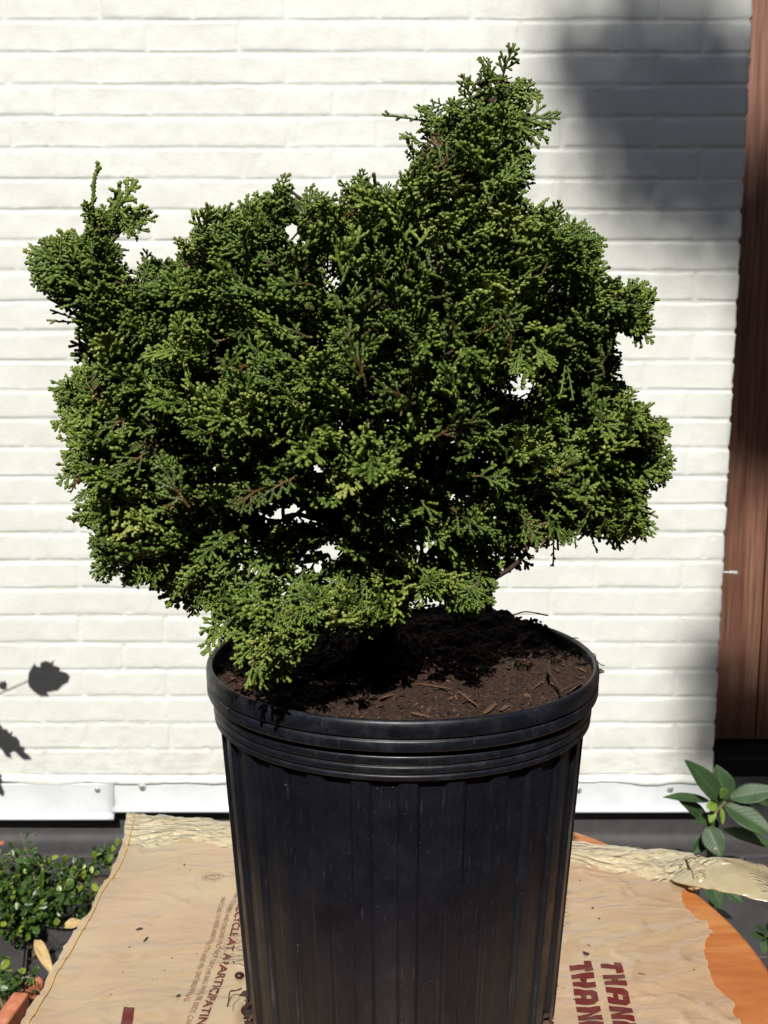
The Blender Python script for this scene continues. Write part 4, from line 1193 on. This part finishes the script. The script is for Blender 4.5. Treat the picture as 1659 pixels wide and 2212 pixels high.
# trunk, limbs and twig work
tw = Acc()
def limb(pts, r0, r1, per=9, rough=.28, sides=10, acc=None):
    P = catmull(pts, per); m_ = len(P)
    P = P + np.stack([0.0012 * fbm(np.arange(m_) * .35, np.full(m_, pts[0][0] * 99 + k_ * 7), 0, 2, 151) for k_ in range(3)], 1) * np.sin(np.linspace(0, np.pi, m_))[:, None]
    V, Fq = tube(P, np.linspace(r0, r1, m_) ** 1.0, sides, rough, int(abs(pts[0][0]) * 9999) % 97)
    (acc or tw).add(V, Fq)
tk = [np.array([-0.008, .69, PT - .02]), at_y(815, 1330, .69), at_y(800, 1250, .69), at_y(785, 1170, .69), at_y(800, 1080, .69), at_y(805, 980, .69), at_y(795, 880, .69), at_y(778, 780, .69), at_y(772, 700, .69), at_y(755, 600, .69), at_y(745, 540, .69), at_y(735, 470, .69)]
limb(tk[:6], .0185, .0120, 10, .22, 16); limb(tk[5:], .0118, .0028, 9, .25, 12)
L1 = [at_y(800, 1150, .69), at_y(740, 1130, .67), at_y(700, 1105, .66), at_y(655, 1080, .65), at_y(560, 1030, .64), at_y(430, 960, .64), at_y(300, 880, .66), at_y(215, 760, .67), at_y(195, 640, .67), at_y(200, 540, .67)]
limb(L1[:5], .0085, .0058); limb(L1[4:], .0058, .0013)
limb([at_y(730, 1133, .67), at_y(690, 1122, .66), at_y(640, 1112, .655), at_y(600, 1124, .65), at_y(566, 1119, .65)], .0024, .0010, 9, .5)
L2 = [at_y(805, 1040, .69), at_y(880, 960, .67), at_y(960, 860, .66), at_y(1010, 720, .66), at_y(1020, 560, .66), at_y(1025, 420, .66), at_y(1030, 300, .66), at_y(1075, 200, .66)]
limb(L2[:4], .0085, .0055); limb(L2[3:], .0055, .0014)
L3 = [at_y(805, 1120, .69), at_y(880, 1075, .68), at_y(1000, 1030, .68), at_y(1150, 990, .68), at_y(1290, 960, .68), at_y(1390, 960, .68)]
limb(L3, .0075, .0016)
L4 = [at_y(850, 1330, .70), at_y(910, 1240, .69), at_y(945, 1180, .69), at_y(1020, 1120, .69), at_y(1130, 1090, .69), at_y(1300, 1080, .69)]
limb(L4, .0050, .0015)
limb([at_y(1055, 1320, .73), at_y(1060, 1260, .73), at_y(1085, 1215, .72), at_y(1130, 1170, .70)], .0030, .0018, 8, .5)
limb([at_y(1075, 1225, .72), at_y(1090, 1216, .72), at_y(1122, 1220, .71)], .0012, .0008, 6, .5)
L5 = [at_y(800, 1190, .68), at_y(720, 1230, .63), at_y(640, 1290, .58), at_y(590, 1350, .55)]
limb(L5, .0034, .0014)
L6 = [at_y(795, 1210, .68), at_y(850, 1240, .64), at_y(930, 1260, .60), at_y(1010, 1270, .59)]
limb(L6, .0030, .0012)
L7 = [at_y(780, 1130, .69), at_y(640, 1170, .66), at_y(480, 1180, .64), at_y(330, 1170, .63), at_y(240, 1130, .63)]
limb(L7, .0034, .0012)
L8 = [at_y(795, 900, .69), at_y(680, 800, .67), at_y(560, 700, .66), at_y(450, 600, .66), at_y(440, 520, .65)]
limb(L8, .0055, .0013)
L9 = [at_y(785, 800, .69), at_y(950, 740, .67), at_y(1150, 680, .67), at_y(1300, 680, .67), at_y(1380, 650, .66)]
limb(L9, .0055, .0013)
L10 = [at_y(800, 1000, .69), at_y(800, 960, .62), at_y(780, 900, .58), at_y(790, 860, .57)]
limb(L10, .0050, .0012)
L11 = [at_y(805, 1010, .69), at_y(810, 960, .77), at_y(700, 850, .81), at_y(900, 750, .81)]
limb(L11, .0050, .0012)
nodes = np.array([q for Lx in (L1, L2, L3, L4, L5, L6, L7, L8, L9, L10, L11, tk[3:]) for q in catmull(Lx, 5)])
tw2 = tw
for (p, e, tc) in clumps:
    dd = np.linalg.norm(nodes - p, axis=1) + (nodes[:, 2] > p[2]) * .03
    s0 = nodes[np.argmin(dd)]
    mid = (s0 + p) / 2 + RNG.normal(0, .006, 3) - np.array([0, 0, .004])
    chk = np.array([s0 + (p - s0) * t for t in (.35, .6, .85)])
    if ok(chk, -2).sum() < 3: continue
    limb([s0, mid, p], .0019, .0009, 6, .35, 6, tw2)
# dead brown bits in the crown
tw.obj("trunk", MAT_BARK, tree)
# one brown dead sprig at the left
A = at_y(186, 1010, .62); B = at_y(148, 1068, .62)
V, Fq, t_ = SPK[0]
k_ = np.linalg.norm(B - A) / V[:, 0].max(); d = (B - A) / np.linalg.norm(B - A); nm = np.array([0, -1, 0.]); nm -= d * (nm @ d); nm /= np.linalg.norm(nm)
dd_ = mesh_np("dead_sprig", A + (V * k_ * 1.0) @ np.stack([d, np.cross(nm, d), nm]), Fq, M("dead_foliage", (0.16, 0.045, 0.02), .7).m, tree)
dd_["label"] = "reddish brown dead sprig"

# ------------------------------------------------------------------ leaves helper
def blade(P0, P1, width, nrm, droop=0.15, fold=0.25, nu=9, nv=17, shape=0, wave=0.0, seed=0):
    P0, P1 = np.asarray(P0, float), np.asarray(P1, float)
    d = P1 - P0; L = np.linalg.norm(d); d /= L
    nrm = np.asarray(nrm, float); nrm = nrm - d * (nrm @ d); nrm /= np.linalg.norm(nrm)
    sd = np.cross(d, nrm)
    V = []; UV = []
    for i in range(nv):
        t = i / (nv - 1)
        if shape == 0: w = width * .5 * (math.sin(math.pi * t ** .85) ** .85 if 0 < t < 1 else 0) + .0004
        elif shape == 1: w = width * .5 * (math.sin(math.pi * t ** 1.35) ** .6 if 0 < t < 1 else 0) + .0003
        else:
            w = width * .5 * (math.sin(math.pi * t ** .72) ** .62 if 0 < t < 1 else 0) * (1 + .16 * ((t * 9) % 1.0 - .5)) + .0004
        for j_ in range(nu):
            s_ = j_ / (nu - 1) * 2 - 1
            h = fold * w * abs(s_) - droop * L * (t ** 2) + droop * L * t * .6 + wave * L * math.sin(t * 13 + s_ * 2 + seed) * abs(s_)
            V.append(P0 + d * (t * L + (0 if shape < 2 else .06 * L * (1 - abs(s_)) * (1 - t) * -1)) + sd * w * s_ + nrm * h); UV.append((j_ / (nu - 1), t))
    return np.array(V), grid_faces(nv, nu), np.array(UV)
def leaf_obj(name, V, Fq, UV, mat, parent):
    o = mesh_np(name, V, Fq, mat, parent)
    uv = o.data.uv_layers.new(name="UVMap")
    li = np.zeros(len(o.data.loops), np.int32); o.data.loops.foreach_get("vertex_index", li)
    uv.data.foreach_set("uv", UV[li].astype(np.float32).ravel())
    s = o.modifiers.new("thick", 'SOLIDIFY'); s.thickness = 0.0006
    return o

# broad-leaved plant on the right
def C5(u, v): return (1389 + .1992 * u, 1592.6 + .1992 * v)
BY = 1.78
bp = empty("broad_leaved_plant", "broad-leaved green plant with nibbled leaves by the right end of the wall", "plant", at_y(*C5(740, 2300), BY) * np.array([1, 1, 0]))
LV = [  # base, tip, width(u), base depth, tip depth offset, normal, mat
    ((872, 712), (478, 250), 205, 0, -.03, (.35, -.9, .35), 0), ((890, 690), (805, 305), 250, .02, .03, (-.1, -.9, .5), 0), ((935, 660), (1480, 560), 190, 0, -.02, (-.05, -.75, .75), 0),
    ((880, 725), (1430, 1060), 245, 0, -.06, (.1, -.7, .7), 0), ((720, 690), (225, 632), 115, .0, -.02, (0, -.35, .9), 0), ((705, 900), (385, 650), 135, .02, -.02, (.4, -.7, .3), 0),
    ((700, 960), (850, 1300), 220, 0, -.04, (-.2, -.9, .4), 0), ((860, 1000), (1450, 1190), 190, .03, 0, (.2, -.3, .9), 0), ((700, 1500), (850, 1870), 190, 0, -.03, (.1, -.9, .4), 0),
    ((700, 1050), (540, 1270), 130, .02, 0, (.2, -.9, .4), 0), ((880, 1650), (1090, 1800), 110, 0, -.02, (.2, -.6, .7), 0), ((420, 1290), (190, 1235), 80, 0, 0, (0, -.5, .9), 0),
    ((980, 640), (1420, 720), 170, .05, .08, (0, -.4, .9), 0), ((720, 900), (560, 920), 90, .01, -.02, (.2, -.6, .7), 0), ((740, 880), (800, 1010), 110, .03, .02, (.2, -.8, .5), 0),
    ((800, 720), (690, 760), 110, -.01, -.03, (.2, -.9, .4), 1), ((850, 770), (868, 950), 60, -.01, -.02, (.5, -.8, .3), 1), ((770, 780), (725, 930), 70, -.01, -.02, (-.3, -.9, .3), 1), ((880, 650), (850, 560), 100, -.01, -.03, (0, -.9, .4), 1)]
for (b, t, w, y0, y1, nm, kd) in LV:
    A = at_y(*C5(*b), BY + y0); B = at_y(*C5(*t), BY + y1)
    V, Fq, UV = blade(A, B, w * .1992 * BY / F * 1.18, nm, .12 if kd == 0 else .05, .22, 11, 25, 0, .006 if kd == 0 else 0, b[0])
    leaf_obj("leaf", V, Fq, UV, MAT_YOUNG if kd else MAT_BROAD, bp)
V, Fq = tube(catmull([at_y(*C5(740, 2350), BY) * [1, 1, 0], at_y(*C5(730, 1500), BY), at_y(*C5(700, 1000), BY), at_y(*C5(760, 850), BY), at_y(*C5(890, 700), BY)], 8), np.linspace(.006, .003, 33), 8, .2)
mesh_np("stem", V, Fq, MAT_STEM, bp)
V, Fq = tube(catmull([at_y(*C5(730, 1300), BY), at_y(*C5(800, 1150), BY + .02), at_y(*C5(860, 1010), BY + .03)], 8), np.linspace(.003, .002, 17), 8, .2)
mesh_np("stem", V, Fq, MAT_STEM, bp)
# low seedling at the far right edge
sp = empty("seedling", "low leafy seedling at the right frame edge beside the table", "plant", at_z(1650, 2060, 0.014))
for (b, t, w) in (((1340, 2180), (1140, 2120), 80), ((1340, 2130), (1230, 2040), 90), ((1350, 2110), (1440, 2000), 110), ((1350, 2200), (1300, 2330), 120), ((1360, 2180), (1470, 2260), 120), ((1350, 2150), (1450, 2130), 100)):
    A = at_y(*C5(*b), 1.50); B = at_y(*C5(*t), 1.48)
    V, Fq, UV = blade(A, B, w * .1992 * 1.5 / F, (0, -.6, .8), .1, .2, 7, 13)
    leaf_obj("leaf", V, Fq, UV, MAT_BROAD, sp)
gp = at_y(*C5(1350, 2160), 1.50)
V, Fq = tube(catmull([gp, (gp + [gp[0], gp[1], .014]) / 2 + [.01, 0, 0], [gp[0] + .015, gp[1], .014]], 5), .0025, 6)
mesh_np("stem", V, Fq, MAT_STEM, sp)

# small-leaved shrub at the left
def shrub(name, label, stems, base, nl, seed, size=.019):
    rg_ = np.random.default_rng(seed)
    e = empty(name, label, "shrub", base)
    ac = Acc(); st = Acc()
    for (tip, n_) in stems:
        tip = np.array(tip); mid = (tip + base) / 2 + rg_.normal(0, .03, 3) * [1, 1, .3]
        P = catmull([base + rg_.normal(0, .02, 3) * [1, 1, 0], mid, tip], 12)
        V, Fq = tube(P, np.linspace(.0026, .0009, len(P)), 6, .2); st.add(V, Fq)
        for i_ in range(int(n_ * 2.1)):
            k_ = int(len(P) * rg_.uniform(.30, 1.0) ** .8) - 1; k_ = max(1, min(len(P) - 1, k_))
            p = P[k_] + rg_.normal(0, .010, 3)
            T = P[k_] - P[k_ - 1]; T /= np.linalg.norm(T)
            d = rg_.normal(size=3) * .75 + T * .7 + [0, -.1, .25]; d /= np.linalg.norm(d)
            L = size * rg_.uniform(.45, 1.3)
            V, Fq, UV = blade(p, p + d * L, L * rg_.uniform(.42, .68), rg_.normal(size=3) * .6 + [0, -.3, .9], .1, .25, 5, 7, 1)
            tip_y = .75 if (k_ > len(P) * .82 and rg_.random() < .55) else 0
            ac.add(V, Fq, np.clip(rg_.uniform(.1, .68) + tip_y * rg_.uniform(.5, .8), 0, 1))
    mo = ac.obj("foliage", MAT_SHRUB, e, True, "tint")
    s_ = mo.modifiers.new("thick", 'SOLIDIFY'); s_.thickness = 0.0004
    st.obj("stems", MAT_STEM, e, True)
def ty(a, b, y): return at_y(a, b, y)
stems = []
rg_ = np.random.default_rng(5)
for (a, b, y, n_) in [(45, 1798, 1.86, 34), (20, 1850, 1.86, 30), (-30, 1830, 1.88, 30), (75, 1860, 1.84, 30), (105, 1862, 1.84, 28), (135, 1870, 1.83, 28), (160, 1868, 1.84, 26), (190, 1880, 1.82, 24), (225, 1850, 1.86, 26), (245, 1838, 1.90, 22), (205, 1905, 1.80, 24), (160, 1925, 1.78, 28),
                       (120, 1930, 1.78, 30), (80, 1920, 1.78, 34), (40, 1910, 1.78, 34), (5, 1925, 1.78, 34), (-40, 1900, 1.8, 34), (60, 1970, 1.74, 34), (20, 1980, 1.72, 34), (100, 1965, 1.75, 28), (-30, 1980, 1.74, 30), (40, 2015, 1.72, 24), (0, 2020, 1.70, 24), (150, 1890, 1.86, 24), (100, 1895, 1.86, 28), (50, 1880, 1.88, 28)]:
    stems.append((ty(a, b, y), n_))
shrub("shrub", "small-leaved glossy green shrub at the foot of the wall, left", stems, at_z(50, 2000, 0.0), 0, 3)
shrub("shrub", "low leafy sprig at the lower left frame edge", [(ty(16, 2080, 1.60), 4), (ty(8, 2110, 1.60), 14), (ty(-20, 2100, 1.6), 16), (ty(25, 2130, 1.58), 12), (ty(70, 2105, 1.6), 12)], at_z(10, 2160, 0.0), 0, 4)

def dry(name, a, b, w, y, label, bend=.25):
    A = at_z(a[0], a[1], y); B = at_z(b[0], b[1], y)
    V, Fq, UV = blade(A, B, w, (0.1, -.5, .85), bend, .5, 9, 17, 0, .02, a[0])
    o = leaf_obj(name, V, Fq, UV, MAT_DRY, None)
    tag(o, label, "dry leaf", "fallen straw-coloured leaves")
dry("dry_leaf", (76, 2030), (112, 2100), .020, .045, "curled straw-coloured dry leaf beside the bag's left edge, upright")
dry("dry_leaf", (136, 2003), (182, 1990), .020, .04, "straw-coloured dry leaf poking out from under the bag")
dry("dry_leaf", (2, 2120), (30, 2108), .016, .025, "small dry leaf beside the terracotta edging")
dry("dry_leaf", (96, 1935), (100, 1958), .008, .05, "tiny tan dead leaf caught in the shrub")
lt = Acc()
for i_ in range(420):
    a_, b_ = RNG.uniform(-60, 330), RNG.uniform(1960, 2230)
    if RNG.random() < .5: a_, b_ = RNG.normal(60, 50), RNG.normal(2120, 25)
    p = at_z(a_, b_, 0.0); p[2] = -0.006 + RNG.uniform(0, .008)
    V, Fq = chip(p, RNG.uniform(.003, .018), RNG.uniform(.002, .007), .002, RNG.uniform(0, 6), RNG.normal(0, .3)); lt.add(V, Fq, RNG.random() ** 1.2)
for i_ in range(150):
    a_, b_ = RNG.uniform(900, 1700), RNG.uniform(1840, 2000)
    p = at_z(a_, b_, 0.014); V, Fq = chip(p, RNG.uniform(.002, .006), RNG.uniform(.001, .003), .001, RNG.uniform(0, 6), 0); lt.add(V, Fq, RNG.random())
tag(lt.obj("leaf_litter", chipmat("litter", (0.03, 0.018, 0.01), (0.36, 0.24, 0.12)), None, False, "tint"), "crumbled leaf litter and chips on the ground", "leaf litter", kind="stuff")

# ------------------------------------------------------------------ plant beyond the left frame edge, its leaves shade the wall
vp = empty("vine", "leafy plant past the left frame edge casting leaf shadows on the wall", "plant", (-1.15, 1.7, 0))
def shade_leaf(poly, dist=.62):
    """a toothed leaf, turned to the sun, whose outline is given by the shadow it throws"""
    U = [at_y(u * .3674, 1016.5 + v * .3674, WY) + S * dist for u, v in poly]
    e1 = np.cross(np.array([0, 0, 1.]), S); e1 /= np.linalg.norm(e1); e2 = np.cross(S, e1)
    C = np.mean(U, 0)
    W2 = [np.array([(q - C) @ e1, (q - C) @ e2]) for q in U]
    dn = densify(W2, .004)
    g_ = np.arange(-.09, .09, .006); gx2, gy2 = np.meshgrid(g_, g_); G2 = np.stack([gx2.ravel(), gy2.ravel()], 1)
    Wa = np.array(W2); k = inpoly(G2, Wa)
    dm = np.full(len(G2), 9.)
    for a_, b_ in zip(Wa, np.roll(Wa, -1, 0)): dm = np.minimum(dm, seg_dist(G2, a_, b_))
    G2 = G2[k & (dm > .003)]
    v_, e_, f_, *_ = delaunay_2d_cdt([Vector(p) for p in dn] + [Vector(p) for p in G2], [], [list(range(len(dn)))], 1, 1e-7)
    V = np.array([C + e1 * p[0] + e2 * p[1] + S * (.25 * (p[0] ** 2 + p[1] ** 2) / .05 + .0015 * math.sin(p[0] * 150)) for p in v_])
    T = np.array([f for f in f_ if len(f) == 3])
    leaf_obj("leaf", V, T, np.array([(p[0] * 8 + .5, p[1] * 8 + .5) for p in v_]), MAT_BROAD, vp)
    return U[0]
ends = [shade_leaf([(165,1240),(170,1180),(205,1130),(212,1150),(235,1150),(235,1128),(270,1118),(300,1130),(320,1112),(312,1145),(350,1155),(350,1175),(385,1185),(412,1210),(400,1245),(370,1262),(340,1295),(275,1305),(290,1328),(235,1325),(200,1300),(170,1270)]),
        shade_leaf([(-60,1540),(-30,1500),(0,1490),(20,1520),(40,1520),(55,1545),(75,1530),(70,1560),(95,1565),(115,1590),(120,1620),(145,1625),(140,1650),(165,1670),(192,1702),(140,1702),(110,1675),(85,1650),(60,1660),(70,1695),(35,1680),(10,1640),(-40,1600)]),
        shade_leaf([(-50,1790),(0,1780),(20,1800),(15,1820),(28,1828),(15,1850),(38,1905),(30,1928),(0,1910),(-40,1860)]),
        shade_leaf([(-10,1250),(5,1235),(18,1243),(30,1232),(36,1250),(46,1258),(36,1270),(44,1284),(20,1290),(5,1285),(-8,1275)])]
st0 = np.array([-1.15, 1.7, 0]); hub = at_y(-90, 1510, WY) + S * .62
V, Fq = tube(catmull([st0, (st0 + hub) / 2 + [-.05, 0, .1], hub], 12), .005, 8); mesh_np("stem", V, Fq, MAT_STEM, vp)
for q in ends:
    V, Fq = tube(catmull([hub, (hub + q) / 2 + [0, 0, -.012], q], 8), .0013, 6); mesh_np("stem", V, Fq, MAT_STEM, vp)

# ------------------------------------------------------------------ tall tree out of the picture, its crown shades the wall's right end
tt_ = empty("shade_tree", "tall leafy tree behind the viewer whose shade falls on the wall's right end", "tree", (3.2, -4.2, 0))
BL_ = [(1490, 300, 110, 1.5), (1590, 250, 90, 1.2), (1400, 220, 120, .8), (1500, 170, 100, .6), (1380, 320, 90, .6), (1290, 140, 100, .35), (1250, 230, 80, .35), (1340, 60, 120, .25), (1560, 60, 90, .15), (1430, 20, 110, .2), (1500, 440, 90, .5), (1430, 165, 100, .55), (1560, 150, 90, .15), (1600, 440, 70, .8), (1380, 430, 80, .35), (1240, 330, 80, .25),
       (1620, 640, 50, .5), (1715, 130, 65, 2.2), (1710, 260, 90, 3), (1715, 400, 95, 3), (1720, 560, 95, 3), (1720, 690, 80, 2.4), (1860, 200, 130, 2.6), (1870, 420, 140, 2.8), (1870, 640, 120, 2.6), (1630, 880, 40, .5), (1625, 1080, 45, .6), (1615, 1300, 55, .8),
       (1600, 1430, 80, 1.2), (1560, 1530, 75, 1.3), (1690, 1500, 110, 1.7), (1640, 1620, 90, 1.2), (1500, 1640, 50, .4), (1820, 1250, 110, 1.2)]
ac = Acc(); DT = 14.5
for (a, b, r, tau) in BL_:
    C = at_y(a, b, WY) + S * DT; R_m = r / F * WY
    e1 = np.cross(S, [0, 0, 1.]); e1 /= np.linalg.norm(e1); e2 = np.cross(e1, S)
    nl = int(2.6 * tau * math.pi * R_m ** 2 / (0.06 * 0.04 * .62 * .62) )
    for _ in range(nl):
        rr_ = R_m * .62 * math.sqrt(-2 * math.log(1 - RNG.random() * .97)); th_ = RNG.uniform(0, 6.283)
        p = C + e1 * rr_ * math.cos(th_) + e2 * rr_ * math.sin(th_) * 1.0 + S * RNG.normal(0, .25)
        d = RNG.normal(size=3); d /= np.linalg.norm(d)
        V, Fq, UV = blade(p, p + d * .06, .04, RNG.normal(size=3), .1, .2, 3, 5, 0)
        ac.add(V, Fq, RNG.uniform(.2, .6))
ac.obj("crown", MAT_SHRUB, tt_, True, "tint")
tb = Acc()
base = np.array([3.2, -4.2, 0]); top = np.array([2.6, -4.0, 8.2])
V, Fq = tube(catmull([base, (base + top) / 2 + [.15, 0, 0], top], 10), np.linspace(.16, .07, 21), 12, .15); tb.add(V, Fq)
for (a, b, r, tau) in BL_[::2]:
    C = at_y(a, b, WY) + S * DT
    V, Fq = tube(catmull([top, (top + C) / 2 + [0, 0, .2], C], 8), np.linspace(.03, .006, 17), 6, .1); tb.add(V, Fq)
tb.obj("trunk", MAT_BARK, tt_)

# ------------------------------------------------------------------ unseen leafy masses added round the yard to block sky light
def sky_blocker(x0, x1, y0, y1, h, label):
    bm = box(x0, x1, y0, y1, 0.0, h, 0.15)
    bmesh.ops.triangulate(bm, faces=bm.faces)
    for _ in range(5):
        es = [e for e in bm.edges if e.calc_length() > 0.35]
        if es: bmesh.ops.subdivide_edges(bm, edges=es, cuts=1); bmesh.ops.triangulate(bm, faces=bm.faces)
    P = np.array([tuple(v.co) for v in bm.verts])
    D = np.stack([fbm(P[:, 0] * 2.2 + k_ * 9, P[:, 1] * 2.2, P[:, 2] * 2.2, 3, 200 + k_) for k_ in range(3)], 1) * .14
    for v, d in zip(bm.verts, D): v.co += Vector(d)
    tag(bm_obj("sky_blocker", bm, MAT_BLOCKER, None, False), label, "sky_blocker", "added sky blockers round the yard")
m = M("blocker_leaves", rough=.8)
m.color(m.ramp(m.noise(30, 6, m.coord(), .7), [(.35, (.006, .012, .004)), (.6, (.022, .042, .012)), (.75, (.05, .085, .02))])).bump(m.noise(40, 5, m.coord(), .7), 1, .05)
MAT_BLOCKER = m.m
sky_blocker(-5.5, 5.5, -3.4, -2.5, 3.9, "added tall dark sky blocker behind the viewer, facing the white wall")
sky_blocker(-4.4, -3.5, -2.2, 3.5, 3.6, "added tall dark sky blocker on the left side of the yard, out of the picture")
sky_blocker(3.6, 4.5, -2.2, 3.5, 3.6, "added tall dark sky blocker on the right side of the yard, out of the picture")

place_empties()
